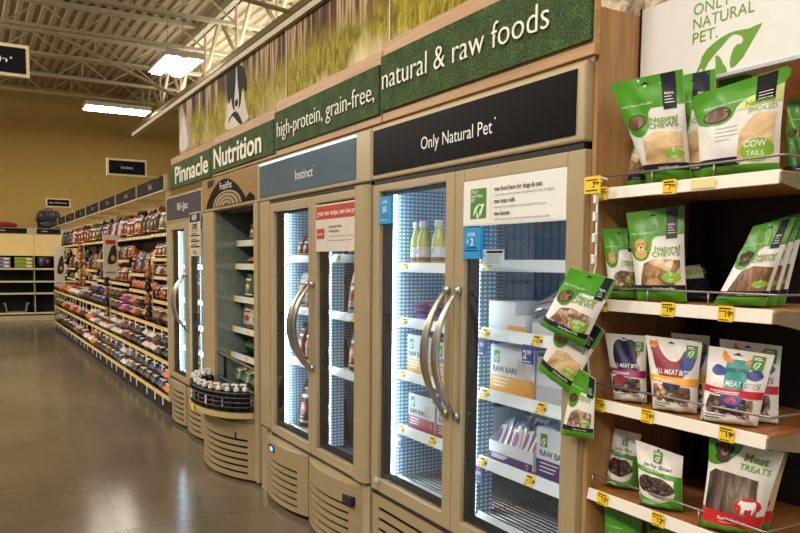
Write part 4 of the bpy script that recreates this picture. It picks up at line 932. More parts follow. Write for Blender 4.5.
# ================================================================== simple products (local frame: x right, y back, z up; front at y=0)
def local_art(mb, w, h, bulge, nu=4, nv=5):
    """surface of a plain filled bag front, for printing on."""
    def fn(x, z, lift=0.0):
        u, v = x/w, z/h
        return (x-w/2, -bulge*max(0, 1-abs(2*u-1)**3)*max(0.05, (1-max(0, (v-.55)/.45)**2)) - lift, z)
    return fn
def bag_mesh(name, w, h, d, base, top, label_m, pic, band):
    """stand-up food bag with printed front."""
    mb = MB(); fn = local_art(mb, w, h, d*.18)
    n = 5; rows = [0, .2, .45, .7, .88, 1]
    dep = [1, 1, .95, .75, .4, .06]
    v = []; 
    for r, k in zip(rows, dep):
        z = r*h; ww = w/2*(1-.05*math.sin(PI*r))
        for (sx, sy) in ((-1, 0), (-.5, -.13), (0, -.18), (.5, -.13), (1, 0), (1, .8), (0, 1), (-1, .8)):
            v.append((sx*ww, sy*d*k+(1-k)*d*.35, z))
    f = []
    for j in range(5):
        for i in range(8): f.append([j*8+i, j*8+(i+1) % 8, (j+1)*8+(i+1) % 8, (j+1)*8+i])
    f += [list(range(8))[::-1], [40+i for i in range(8)]]
    mb.add(v, f[:24]+[f[-2]], base); mb.add(v, f[24:40]+[f[-1]], top)
    def srf(x, z, l):
        r = z/h; j = max(i for i in range(5) if rows[i] <= r+1e-9); t = (r-rows[j])/(rows[j+1]-rows[j]); k = dep[j]*(1-t)+dep[j+1]*t; u = abs(x)/(w/2)
        yy = -.18+(.05*u/.5 if u < .5 else .05+.13*(u-.5)/.5)
        return (x, yy*d*k+(1-k)*d*.35-l, z)
    def put(sh, m, l): mb.put(refine(sh, w/8, h/10), lambda a, b: srf(a, b, .002+.002*l), m)
    put(rect(-w*.34, h*.63, w*.30, h*.70), label_m, 1)
    put(ell(0, h*.40, w*.27, h*.14, 14), pic, 1); put(ell(w*.05, h*.42, w*.10, h*.055, 10), label_m, 2)
    put(rect(-w*.45, h*.09, w*.45, h*.14), band, 1); put(rect(-w*.3, h*.20, w*.1, h*.22), label_m, 1)
    put(rect(-w*.3, h*.82, w*.2, h*.84), label_m, 1)
    return mb
def lying_mesh(w, h, d, base, label_m, pic):
    """bag lying flat, its end towards the aisle."""
    mb = MB(); nx, ny = 8, 12; v = []; f = []
    for sgn in (1, -1):
        o = len(v)
        for j in range(ny+1):
            for i in range(nx+1):
                x, y = i/nx*2-1, j/ny*2-1; b = max(0, (1-abs(x)**3.2))**.6*max(0, 1-abs(y)**9)**.6
                v.append((x*w/2, (y+1)/2*d, h*.5+sgn*h*.5*b*(1+.08*math.sin(7*x+3*y)) if sgn > 0 else h*.5-h*.5*b))
        for j in range(ny):
            for i in range(nx):
                a = o+j*(nx+1)+i; q = [a, a+1, a+nx+2, a+nx+1]; f.append(q if sgn > 0 else q[::-1])
    mb.add(v, f, base)
    def srf(x, q, l):   # over the rounded front end
        t = q; k = max(0, 1-abs(2*x/w)**3.2)**.6
        y = .02+.10*t; b = k*max(0, 1-abs(y/d*2-1)**9)**.6
        return (x, y-.004-l, h*.5+h*.5*b+.004+l)
    mb.put(refine(rect(-w*.3, .1, w*.34, .9), w/8, .25), lambda a, b: srf(a, b, .002), label_m)
    mb.put(refine(ell(w*.02, .5, w*.17, .32, 12), w/8, .25), lambda a, b: srf(a, b, .005), pic)
    return mb
C_ = {}
def cm(n, rgb, r=.4, var=.12): return mat('film_'+n, rgb, r, var=var, scale=22)
BAGC = [  # words, base, top, lettering, picture, band
    ('black', (26, 22, 24), (40, 34, 34), (226, 214, 196), (150, 92, 50), (206, 84, 36)),
    ('dark red', (96, 22, 30), (60, 16, 22), (236, 220, 200), (206, 150, 90), (236, 196, 90)),
    ('orange-topped charcoal', (44, 38, 38), (216, 108, 44), (238, 226, 206), (186, 70, 50), (226, 120, 50)),
    ('white', (206, 196, 184), (216, 208, 196), (150, 44, 48), (160, 96, 60), (90, 26, 40)),
    ('navy', (30, 40, 70), (24, 30, 54), (220, 214, 206), (90, 140, 190), (180, 60, 60)),
    ('green', (52, 92, 50), (34, 66, 38), (230, 226, 200), (200, 160, 90), (230, 220, 180)),
    ('brown', (88, 56, 34), (58, 38, 26), (232, 216, 186), (196, 140, 70), (176, 52, 40)),
    ('pink', (176, 52, 110), (150, 40, 96), (244, 226, 232), (90, 40, 90), (240, 220, 226)),
    ('grey', (120, 116, 112), (84, 82, 84), (234, 230, 224), (170, 100, 60), (40, 40, 46)),
    ('orange', (206, 104, 36), (150, 66, 26), (246, 232, 208), (90, 40, 24), (60, 30, 26)),
    ('plum', (74, 34, 58), (50, 24, 42), (232, 220, 212), (206, 130, 120), (200, 170, 90)),
    ('tan', (170, 134, 90), (130, 96, 60), (60, 34, 24), (110, 50, 30), (120, 40, 34)),
]
def bagmats(c): return [cm(c[0]+s, rgb) for s, rgb in zip((' base', ' top', ' lettering', ' picture', ' band'), c[1:])]
STAND, SMALL, LYING, BOXY = {}, {}, {}, {}
def place(store, key, make, name, loc, rz, label, cat, group, sc=(1, 1, 1), lean=0.0, roll=0.0):
    if key not in store:
        o = make().build(name, None, smooth=True); store[key] = o
    else: o = store[key].copy(); COL.objects.link(o); o.name = name
    o.location = loc; o.rotation_mode = 'YXZ'; o.rotation_euler = (-lean, roll, rz); o.scale = sc
    return tag(o, label, cat, group)
def mk_stand(c, w=.24, h=.34, d=.11):
    b, t, l, p, bd = bagmats(c); return lambda: bag_mesh('food_bag', w, h, d, b, t, l, p, bd)
def mk_lying(c, w=.34, h=.13, d=.42):
    b, t, l, p, bd = bagmats(c); return lambda: lying_mesh(w, h, d, b, l, p)

# ================================================================== the long shelving run beyond the coolers
GX, GY, GL = 1.575, 6.862, 1.22
M_HDR = mat('dark_header_panel', (30, 27, 26), .6, var=.06, spec=.1)
M_GREYL = mat('grey_lettering', (176, 172, 166), .5, var=0)
def shelf_bay(label, variant):
    t = thing('shelving_bay', label, 'shelving', (GX, GY, 0), FRONT, 'shelving bays along the wall')
    MB().box(.002, .50, .02, GL-.002, .52, 2.02, M_BOARD2).build('back_panel', t)
    MB().box(.002, .01, 0, GL-.002, .50, .13, M_DARKGREY).build('kick_base', t)
    for x in (.0, GL-.03): MB().box(x+.003, .45, .0, x+.027, .50, 2.02, M_CREAM).build('upright_post', t)
    lv = [(.168, .0), (.487, .0), (.79, .0)]+[[(1.0, .11), (1.24, .11), (1.42, .11), (1.66, .11)], [(1.07, .11), (1.25, .11), (1.655, .11)], [(1.12, .11), (1.40, .11), (1.655, .11)]][variant]
    for z, y in lv:
        s = MB().box(.004, y+.01, z-.03, GL-.004, .50, z-.002, M_DARKGREY).build('shelf', t)
        MB().prism([(y-.004, z-.030), (y+.010, z-.030), (y+.010, z+.002), (y+.004, z+.002)], .004, GL-.004, M_YELLOWRAIL, 'x').build('price_strip', s)
        if z < .8:
            for x in (.25, .62, .95): MB().box(x, y-.007, z-.10, x+.035, y-.005, z-.028, M_WHITE).build('hanging_ticket', s)
        if z > 1.5:
            for x in (.1, .6): MB().box(x, y-.007, z-.028, x+.07, y-.005, z-.004, M_WHITE).build('ticket', s)
    return t, lv
M_BOARD2 = mat('cream_back_panel', (206, 180, 128), .6, var=.03)
bays = []
for k in range(8):
    near = ordw[k]
    if k < 3: t, lv = shelf_bay('%s shelving bay from the coolers, full of pet food bags' % near, k)
    else: t = copy_thing(bays[1+(k % 2)][0], None, label='%s shelving bay from the coolers, full of pet food bags' % near); lv = bays[1+(k % 2)][1]
    t.location = (GX, GY-.0+GL*(k+1), 0); bays.append((t, lv))
    # header panel
    for o in [o for o in t.children if o.name.startswith(('header_panel', 'header_bracket'))]:
        for c2 in list(o.children): bpy.data.objects.remove(c2)
        bpy.data.objects.remove(o)
    p = MB().box(.004, -.015, 2.02, GL-.014, .005, 2.145, M_HDR); p.put(text('Bil-Jac' if k == 0 else 'Instinct' if k == 1 else 'Wild', .62, 2.065, .05, 'c'), lambda a, c: (a, -.016, c), M_GREYL)
    h = p.build('header_panel', t)
    MB().box(GL-.012, -.025, 2.016, GL-.001, .007, 2.15, M_CREAM).box(.004, -.019, 2.008, GL-.012, .005, 2.019, M_CREAM).build('panel_frame', h)
    for x in (.1, 1.08): MB().box(x, .0, 1.99, x+.02, .5, 2.008, M_CREAM).build('header_bracket', t)
rnd = random.Random(11)
SHN = {0: 'bottom shelf', 1: 'second shelf up', 2: 'third shelf up', 3: 'middle shelf', 4: 'shelf under the top', 5: 'upper shelf', 6: 'top shelf'}
def shelf_name(i, n): return 'top shelf' if i == n-1 else ['bottom shelf', 'second shelf', 'third shelf', 'fourth shelf', 'fifth shelf', 'sixth shelf'][i]
LOWPICK = [[0, 2, 4, 9, 0, 8], [3, 3, 8, 0, 2, 6], [1, 9, 6, 1, 0, 4]]
for k in range(8):
    lv = bays[k][1]; y0 = GY+GL*(k+1); n = len(lv)
    for i, (z, yy) in enumerate(lv):
        top_clear = (lv[i+1][0] if i+1 < n else 2.1)-z-.05
        if i < 3:                       # lying bags on the deep shelves
            cnt = (4, 4, 4, 3, 3, 3, 2, 2)[k]; lay = 2 if (k < 4 and not (i == 2 and n == 7)) else 1
            if i == 2: top_clear = lv[3][0]-z-.04
            for q in range(cnt):
                ci = LOWPICK[(k+i) % 3][(q+rnd.randint(0, 1)+k) % 6] if not (k == 1 and i == 2 and q == 0) else 7
                if k in (2, 3) and i == 1: ci = 3 if q != 1 else 8
                if k in (5, 6) and i == 1: ci = 1 if q % 2 else 9
                c = BAGC[ci]; w = GL/cnt
                for l in range(lay):
                    hh = min(.155, top_clear/lay*.90)
                    lab = '%s food bag %s, %s from the coolers, %s, %s bay' % (c[0], ('lying' if lay == 1 else ('lying underneath' if l == 0 else 'lying atop')), ordw[cnt-1-q], shelf_name(i, n), ordw[k])
                    place(LYING, ci, mk_lying(c), 'pet_food_bag', (GX+rnd.uniform(-.02, .005), y0-(q+.5)*w+rnd.uniform(-.02, .02), z+.002+l*hh*1.06), FRONT+rnd.uniform(-.06, .06), lab, 'pet food bag', 'bags lying on the deep shelves', (w/.38, 1, hh/.142))
        else:
            big = i == n-1; hgt = .295 if big else min(.26, top_clear*.95)
            wd = .20 if big else .15
            cnt = (6, 6, 5, 5, 4, 4, 4, 3)[k] if big else (7, 6, 5, 4, 3, 3, 2, 2)[k]
            for q in range(cnt):
                w = GL/cnt; ci = rnd.choice([0, 2, 2, 1, 4, 5, 6, 10, 0, 3, 11, 9]) if not big else [2, 0, 2, 5, 10, 1, 0, 3, 6, 4, 2][(q*3+k*2) % 11]
                if k == 0 and i == 5: ci = (1, 1, 5, 8, 1, 10, 1)[q]
                if k == 0 and i == 3: ci = (0, 9, 0, 9, 8, 0, 2)[q]
                if k == 1 and i == 3: ci = 9
                c = BAGC[ci]; h2 = hgt*rnd.uniform(.84, 1.0); lean = rnd.choice([0, .06, .12]) if big else .03
                lab = '%s food bag standing %s from the coolers, %s, %s bay' % (c[0], ordw[cnt-1-q], shelf_name(i, n), ordw[k])
                place(STAND, ci, mk_stand(c), 'pet_food_bag', (GX+yy+.045, y0-(q+.5)*w, z+.004+.15*lean), FRONT+rnd.uniform(-.12, .2), lab, 'pet food bag', 'bags standing on the upper shelves', (min(w*.92, wd*1.15)/.24, 1.0, h2/.34), lean)
# hanging side panels and toys hung on the shelf fronts
def side_panel(y, x0, x1, z0, z1, label, red):
    t = thing('hanging_display', label, 'display', (x0, y, 0), 0); w = x1-x0
    p = MB().box(0, 0, z0, w, .03, z1, mat('panel_card', (206, 198, 180), .5, var=.03)); lay = lambda k: (lambda a, c: (a, -.001*k, c))
    if red: p.put(rect(w*.15, z1-.11, w*.85, z1-.06), lay(1), M_REDB)
    p.put(smooth_poly([(w*.25, z0+(z1-z0)*.35), (w*.5, z0+(z1-z0)*.68), (w*.85, z0+(z1-z0)*.75), (w*.9, z0+(z1-z0)*.4), (w*.6, z0+(z1-z0)*.3)]), lay(1), mat('panel_dog_print', (40, 34, 34), .5, var=.4, scale=12))
    p.put(ell(w*.65, z0+(z1-z0)*.45, w*.14, w*.2, 14), lay(2), mat('panel_tan_print', (206, 150, 80), .5)); p.put(rect(w*.1, z0+.04, w*.8, z0+.06), lay(1), M_GREY)
    p.build('card', t); MB().box(w-.01, .01, z1-.05, w+.14, .02, z1-.03, M_CREAM).build('arm', t)
    return t
side_panel(9.42, 1.43, 1.59, 1.20, 1.69, 'cream hanging panel with a red label, end-on between the first shelving bays', True)
side_panel(14.9, 1.43, 1.60, .92, 1.63, 'pale hanging panel with a dog print near the far end of the shelving', False)
def toys(x, y, ztop, n, label, mats_, strip):
    t = thing('plush_toy_strip', label, 'dog toy strip', (x, y, 0))
    MB().tube([(1.685-x, 0, ztop+.02), (0.02, 0, ztop+.02), (0, 0, ztop-.12*n)], .006, M_CREAM, 5).build('strip', t)
    r_ = random.Random(int(y*10))
    for k in range(n):
        z = ztop-.06-.12*k; b = MB(); m = mats_[k % len(mats_)]
        b.lathe([(.004, .07), (.02, .06), (.03, .035), (.02, .015), (.034, -.015), (.03, -.045), (.008, -.055)], (-.03, r_.uniform(-.03, .03), z), m, 8)
        b.tube([(-.03, -.03, z+.01), (-.05, -.07, z-.03)], .011, m, 6); b.tube([(-.03, .03, z+.01), (-.05, .07, z-.04)], .011, m, 6)
        b.build('plush_toy', t, smooth=True)
    return t
toys(1.50, 9.50, 1.20, 4, 'dark plush toys hanging under the cream red-label panel', [cm('black base', (26, 22, 24)), cm('plush_gold', (150, 104, 50))], 0)
toys(1.52, 11.9, 1.62, 5, 'golden brown plush toys on a strip between the middle shelving bays', [cm('plush_brown', (150, 96, 44)), cm('plush_tan', (176, 120, 60))], 0)
toys(1.52, 7.28, 1.34, 4, 'orange-brown plush toys on a strip at the shelf end nearest the coolers', [cm('plush_brown', (150, 96, 44)), cm('black base', (26, 22, 24))], 0)
tag(MB().box(1.565, 6.844, .14, 1.60, 6.858, 2.0, M_CREAM).build('end_post'), 'cream steel post closing the shelving run beside the farthest cooler', 'post')
# green end cap on the far end of the deep shelves
ec = MB(); n = 12; ring = [(GX+.25-.25*math.cos(PI*q/n), GY+GL*8+.02+.32*math.sin(PI*q/n)) for q in range(n+1)]
ec.prism([(a-GX, b-GY) for a, b in ring], .17, .80, mat('olive_card', (128, 118, 30), .5, var=.1), 'z'); o = ec.build('end_display'); o.location = (GX, GY, 0); tag(o, 'rounded olive green display at the far end of the shelving', 'display')
# flag signs
def flag(name_, label, x0, x1, y, z0, z1, txt, arm, width):
    t = thing('flag_sign', label, 'sign', (x0, y, z0), 0, 'flag signs over the aisle'); w = x1-x0; h = z1-z0
    MB().box(0, 0, 0, w, .035, h, mat('cream_sign_frame', (226, 206, 158), .5, var=.02)).build('frame', t, bevel=.003)
    p = MB().box(.018, -.003, .018, w-.018, 0, h-.018, mat('flag_sign_face', (18, 19, 28), .6, var=.1, spec=.1)); p.put(text(txt, w/2, h*.42, h*.17, 'c', width=width), lambda a, c: (a, -.004, c), M_WHITE); p.build('sign_face', t)
    MB().tube(arm, .008, M_CREAM, 6).build('arm', t)
    return t
flag('f', 'small dark flag sign over the first shelving bay, fixed to its header', 1.12, 1.46, 7.10, 2.135, 2.285, 'Instinct', [(.33, .02, .012), (.47, .02, .004), (.47, .02, -.03)], .10)
flag('f', 'small dark flag sign far down the shelving, in front of the pet carrier', 1.20, 1.56, 13.5, 2.235, 2.375, 'Blue Wilderness', [(.35, .02, .012), (.39, .02, .0), (.39, .02, -.12)], .26)
flag('f', 'dark flag sign reaching in at the upper left, top of the aisle', -.16, .348, 4.6, 2.362, 2.53, 'Nutrish\'', [(.02, .02, .0), (-.6, .02, -.02), (-1.10, .02, -.02), (-1.10, .02, -.40)], .34)
# the facing run on the left of the aisle, outside the frame, that carries the left flag sign
for q, y in enumerate((3.2, 4.42)):
    t = copy_thing(bays[1][0], (-1.05, y, 0), PI/2, 'empty shelving bay on the left of the aisle, %s one' % ('nearer', 'farther')[q], 'shelving bays left of the aisle')

# ================================================================== the back of the store
def back_bay(x, label):
    t = thing('back_shelving', label, 'shelving', (x, 19.25, 0), 0, 'shelving bays on the back wall')
    MB().box(.002, .50, .0, 1.238, .53, 2.10, M_DARK).build('back_panel', t)
    MB().box(.002, .03, 0, 1.238, .5, .11, mat('pale_kick_plate', (176, 160, 126), .5)).build('kick_base', t)
    MB().box(.002, .03, 1.47, 1.234, .06, 1.96, mat('yellow_cream_canopy', (236, 204, 136), .6, var=.03)).box(1.228, .03, .1, 1.238, .5, 2.1, M_CREAM).build('canopy_board', t)
    MB().box(.002, .02, 1.965, 1.238, .5, 2.10, mat('pale_canopy', (186, 172, 140), .5)).build('canopy_box', t)
    for z in (.18, .63, .90, 1.19):
        s = MB().box(.004, .02, z-.03, 1.226, .5, z-.002, M_DARKGREY).build('shelf', t)
        MB().box(.004, .008, z-.035, 1.226, .02, z+.004, M_CREAM).build('price_strip', s)
    return t
b1 = back_bay(.20, 'back wall shelving bay with green boxes, left of the pet carrier')
b2 = copy_thing(b1, (1.44, 19.25, 0), label='back wall shelving bay under the black pet carrier')
for x, b in ((.25, b1), (1.50, b2)):
    p = MB().box(x-(.20 if b is b1 else 1.44), .012, 1.975, x-(.20 if b is b1 else 1.44)+(1.05 if b is b1 else .5), .02, 2.09, M_HDR); p.put(text('Beds' if b is b1 else 'Crates', .62 if b is b1 else .22, 2.02, .035, 'c'), lambda a, c: (a, .011, c), M_WHITE); p.build('category_sign', b)
# boxes
def carton(w, h, d, m1, m2, m3):
    b = MB().box(0, 0, 0, w, d, h, m1); b.put(rect(w*.08, h*.2, w*.6, h*.8), lambda a, c: (a, -.002, c), m2); b.put(rect(w*.65, h*.3, w*.92, h*.7), lambda a, c: (a, -.002, c), m3); return b
CAR = {}
mg = (mat('lime_carton', (170, 176, 50), .5), mat('green_carton_print', (110, 140, 30), .5), M_WHITE)
mgr = (mat('grey_carton', (150, 146, 150), .5), mat('purple_carton_print', (110, 90, 120), .5), M_WHITE)
for s_, (x, ms, nm) in enumerate(((.58, mgr, 'grey'), (1.04, mg, 'lime green'))):
    for l in range(3):
        place(CAR, nm, (lambda ms=ms: carton(.37, .078, .3, *ms)), 'carton', (x, 19.30, 1.193+l*.080), 0, '%s flat carton, %s one of its stack of three on the back shelving' % (nm, ('bottom', 'middle', 'top')[l]), 'box', 'cartons stacked on the back shelving')
# bins and carriers
tr = MB().prism([(0, .20), (.03, 0), (.40, 0), (.43, .20), (.47, .20), (.47, .17), (.445, .17), (.42, -.0), (.40, -.012), (.03, -.012), (.01, 0), (-.015, .17), (-.04, .17), (-.04, .20)], 0, .35, mat('grey_plastic_tray', (150, 140, 128), .4), 'y')
o = tr.build('litter_tray'); o.location = (.83, 19.30, .196); tag(o, 'grey plastic litter tray on the lowest back shelf', 'litter tray')
for q in range(3):
    place(CAR, 'crate', (lambda: MB().prism([(.02, 0), (.28, 0), (.30, .22), (.29, .26), (.01, .26), (.0, .22)], 0, .35, cm('black base', (26, 22, 24)), 'y').box(.04, -.004, .05, .13, .0, .24, mat('grey_wire_door', (90, 88, 92), .4)).box(.17, -.004, .05, .26, 0, .22, cm('dark red base', (96, 22, 30)))), 'pet_crate_box', (1.50+.33*q, 19.30, 1.195), 0, 'dark boxed pet crate, %s from the left under the canopy' % ordw[q], 'box', 'boxed crates on the back shelving')
place(CAR, 'bed', (lambda: MB().lathe([(.03, .0), (.36, .0), (.42, .04), (.40, .09), (.30, .12), (.1, .10)], (0, 0, 0), mat('red_fleece', (150, 24, 26), .8, var=.1), 20)), 'pet_bed', (.72, 19.70, 2.102), 0, 'red round pet bed on top of the back shelving', 'pet bed', None)
pc = thing('pet_carrier', 'black plastic pet carrier standing on top of the back shelving', 'pet carrier', (1.78, 19.55, 2.102))
M_PC = mat('black_carrier_plastic', (24, 25, 28), .35, var=.1); M_PCG = mat('grey_carrier_plastic', (70, 72, 76), .35, var=.1)
def ringz(hw, hd, z, n=24, p=4): 
    return [(hw*math.copysign(abs(math.cos(2*PI*k/n))**(2/p), math.cos(2*PI*k/n)), hd*math.copysign(abs(math.sin(2*PI*k/n))**(2/p), math.sin(2*PI*k/n)), z) for k in range(n)]
def loft(rings, m):
    b = MB(); n = len(rings[0]); v = [p for r in rings for p in r]; f = [[i*n+k, i*n+(k+1) % n, (i+1)*n+(k+1) % n, (i+1)*n+k] for i in range(len(rings)-1) for k in range(n)]
    b.add(v, f+[list(range(n))[::-1], [(len(rings)-1)*n+k for k in range(n)]], m); return b
loft([ringz(.22, .18, .0), ringz(.24, .20, .05), ringz(.255, .22, .19)], M_PC).build('tub', pc, smooth=True)
loft([ringz(.295, .25, .19), ringz(.295, .25, .21)], M_PC).build('rim', pc)
b = loft([ringz(.26, .22, .21), ringz(.25, .21, .32), ringz(.21, .17, .40), ringz(.15, .12, .42)], M_PCG); b.build('lid', pc, smooth=True)
v_ = MB()
for q in range(5): v_.box(-.14+q*.06, -.226, .05, -.105+q*.06, -.20, .17, M_PCG)
v_.build('tub_ribs', pc); v_ = MB()
for q in range(5): v_.box(-.15+q*.066, -.226, .25, -.12+q*.066, -.19, .36, M_PC)
v_.build('vent_ribs', pc); MB().tube([(-.08, 0, .42), (-.07, 0, .46), (.07, 0, .46), (.08, 0, .42)], .012, M_PC, 8).build('carry_handle', pc)

# ================================================================== goods inside the coolers
def near_on(x, y, z, ya=2.99): return (XF+y, ya-x, z)
M_MILK = mat('goat_milk', (206, 204, 104), .15, var=.05, coat=.3); M_CAPW = mat('pale_cap', (214, 222, 226), .35)
def bottle(x, y, label):
    t = thing('milk_bottle', label, 'bottle', near_on(x, y, 1.3935), FRONT, 'goat milk bottles')
    MB().lathe([(.026, 0), (.031, .004), (.031, .090), (.029, .106), (.019, .138), (.0155, .155), (.0155, .160)], (0, 0, 0), M_MILK, 20).build('bottle_body', t, smooth=True)
    MB().lathe([(.0185, .158), (.020, .160), (.020, .181), (.018, .186)], (0, 0, 0), M_CAPW, 18).build('cap', t)
    lb = MB(); lb.lathe([(.0314, .032), (.0314, .074)], (0, 0, 0), M_WHITEP, 20); lb.lathe([(.0316, .014), (.0316, .031)], (0, 0, 0), mat('brown_label_band', (146, 92, 40), .5), 20)
    for q, z in enumerate((.062, .055, .048)): lb.box(-.012, -.0322, z, .010-.003*q, -.0312, z+.003, M_INK)
    lb.build('bottle_label', t)
bottle(.165, .165, 'yellow-green milk bottle, middle of three behind the left glass door'); bottle(.285, .165, 'yellow-green milk bottle, rightmost of three behind the left glass door'); bottle(.098, .172, 'yellow-green milk bottle, leftmost of three behind the left glass door')
M_CART = mat('pale_carton', (214, 218, 222), .5, var=.02); M_CARTI = mat('carton_inside', (120, 128, 138), .7)
M_PURP = mat('purple_print', (74, 44, 110), .45, var=.03); M_ORNG = mat('orange_print_band', (226, 160, 50), .45, var=.03); M_REDP = mat('brick_print', (164, 50, 50), .45, var=.03)
def raw_box(x0, x1, z, h, d, band, label, front=1.0, cut=None, y=.136, words=True, group='raw bar cartons in the near cooler'):
    """display carton; front < 1 leaves the front low with the sides sloping up behind it."""
    w = x1-x0; t = thing('bar_carton', label, 'carton', near_on(x0, y, z), FRONT, group); hf = h*front; e = .003
    b = MB().box(0, 0, 0, w, e, hf, M_CART).box(0, d-e, 0, w, d, h, M_CARTI).box(0, 0, 0, w, d, e, M_CART)
    for x in (0, w-e): b.prism([(e, 0), (d, 0), (d, h), (d*.55, h), (e, hf)], x, x+e, M_CART, 'x')
    if front >= .99: b.box(e, e, h-e, w-e, d*.6, h, M_CARTI if cut else M_CART)
    lay = lambda k: (lambda a, c: (a, -.0006*k, c))
    b.put(rect(0, 0, w, hf*.40 if front < .7 else h*.36), lay(1), band)
    if words:
        b.put(rect(w*.08, h*.62, w*.08+.036, h*.62+.046), lay(1), M_LOGOG) if front > .7 else None
        if front > .7:
            for s_ in emblem(0, 0, 1): b.put(shift(s_, w*.08+.005, h*.62+.005, .026), lay(2), M_WHITE)
            b.put(text('RAW BARS', w*.07, h*.43, .023, bold=.015, width=min(w*.60, .14)), lay(1), M_INK)
            b.put(smooth_poly([(w*.62, h*.40), (w*.62, h*.66), (w*.64, h*.8), (w*.68, h*.72), (w*.76, h*.72), (w*.82, h*.8), (w*.82, h*.6), (w*.86, h*.40)]), lay(1), mat('pale_cat_print', (196, 190, 186), .5, var=.15, scale=80))
        for q in range(3): b.put(rect(w*.08, hf*.28-q*hf*.08, w*(.45-.04*q), hf*.28-q*hf*.08+.004), lay(2), M_WHITE)
        b.put(ell(w*.88, hf*.18, .010, .010, 14), lay(2), M_WHITE); b.put(ell(w*.88, hf*.18, .008, .008, 14), lay(3), band)
    b.build('carton', t)
    return t
raw_box(.085, .300, .920, .165, .30, M_ORNG, 'raw bars carton with orange band, left one behind the left door', cut=True); raw_box(.315, .52, .920, .150, .30, M_ORNG, 'raw bars carton with orange band, behind the long left handle')
raw_box(.10, .315, .674, .150, .30, M_REDP, 'raw bars carton with brick red band, left one behind the left door', cut=True); raw_box(.335, .54, .674, .145, .30, M_REDP, 'raw bars carton with brick red band, right one behind the left door')
raw_box(.70, .955, .930, .170, .30, M_ORNG, 'raw bars carton with orange band, left one behind the right door'); raw_box(.965, 1.12, .930, .155, .30, mat('grey_print_band', (190, 192, 196), .5), 'plain pale carton with little icons, right of the orange banded one', words=False)
raw_box(1.14, 1.25, .930, .075, .25, M_PURP, 'small carton with purple band at the right end of its shelf', front=.6)
tr1 = raw_box(.70, .955, .670, .165, .28, M_PURP, 'purple banded tray heaped with silver packets', front=.42); raw_box(.975, 1.225, .670, .170, .30, M_PURP, 'raw bars carton with purple band behind the right door')
raw_box(.685, .84, 1.157, .105, .26, mat('plain_band', (206, 208, 214), .5), 'plain pale carton at the left end of the second shelf, right door', words=False)
raw_box(.80, .90, 1.157, .06, .10, M_ORNG, 'little orange box in front of the packets, right door', front=.99, words=False, y=.134)
raw_box(.935, 1.20, 1.157, .12, .28, mat('pale_icon_band', (204, 208, 212), .5), 'low fronted pale tray with tilted bar packets, right door', front=.35, words=False)
ic = MB()
for q in range(4): ic.put(ell(.06+.032*q, .018, .008, .006, 10), lambda a, c: (a, -.002, c), M_INK)
ic.put(rect(.15, .034, .21, .044), lambda a, c: (a, -.002, c), M_INK)
PK = {}
M_SILV = mat('silver_film', (176, 178, 186), .25, .35, var=.12, scale=40); M_PSILV = mat('violet_film', (146, 84, 140), .3, .1, var=.2, scale=30)
def packet_mesh(w, h, base, m2): 
    b = lying_mesh(w, .022, h, base, M_WHITEP, m2); 
    for j in range(0): pass
    return b
def packet(key, base, m2, x, y, z, tilt, yaw, roll, label, group, w=.075, h=.14):
    if key not in PK: o = packet_mesh(w, h, base, m2).build('bar_packet', None, smooth=True); PK[key] = o
    else: o = PK[key].copy(); COL.objects.link(o)
    o.location = near_on(x, y, z); o.rotation_mode = 'XYZ'; o.rotation_euler = (tilt, roll, FRONT+yaw); tag(o, label, 'bar packet', group)
r_ = random.Random(4)
pos = ['leftmost', 'second from left', 'middle', 'second from right', 'rightmost']
for q in range(5):
    packet('silver', M_SILV, M_PSILV, .735+.047*q, .165+.01*(q % 2), .690, 1.05, r_.uniform(-.25, .25), r_.uniform(-.3, .3), 'silver bar packet standing in the purple tray, %s of the front row' % pos[q], 'silver packets in the purple tray')
    packet('silver', M_SILV, M_PSILV, .735+.047*q, .27, .715, .95, r_.uniform(-.3, .3), r_.uniform(-.3, .3), 'silver bar packet standing in the purple tray, %s of the back row' % pos[q], 'silver packets in the purple tray')
for q in range(4):
    packet('silver', M_SILV, M_PSILV, .96+.055*q, .15, 1.232+.010*q, .50, r_.uniform(-.2, .2), -.25, 'silver bar packet tilted in the low pale tray, %s of four' % ('first from left', 'second from left', 'third from left', 'fourth from left')[q], 'silver packets in the pale tray', h=.17)
for q in range(3): packet('violet', M_PSILV, M_SILV, .86+.03*q, .20+.03*q, 1.162+.024*q, .15, .3, -.2, 'violet bar packet beside the little orange box, %s of three' % ('lowest', 'middle', 'topmost')[q], 'violet packets behind the orange box')
for q in range(6):
    packet('violet', M_PSILV, M_REDP, .145+.11*(q % 3), .15, 1.157+.024*(q//3), .03, r_.uniform(-.2, .2), 0, 'purple frozen packet, %s of the %s layer beside the left pilaster' % (('left', 'middle', 'right')[q % 3], ('lower', 'upper')[q//3]), 'purple packets behind the left door', w=.075)
for q in range(3): packet('blue', mat('blue_film', (120, 160, 206), .25, .1, var=.15, scale=30), M_SILV, .43+.05*q, .17, 1.157+.022*(q % 2), .12, .1, 0, 'pale blue packet right of the purple packets, %s of three' % ('left', 'middle', 'right')[q], 'pale blue packets behind the left door')
for q in range(3): packet('violet', M_PSILV, M_SILV, .145+.11*q, .15, 1.206, .03, r_.uniform(-.2, .2), 0, 'purple frozen packet on top of the pile, %s of three' % ('left', 'middle', 'right')[q], 'purple packets behind the left door')

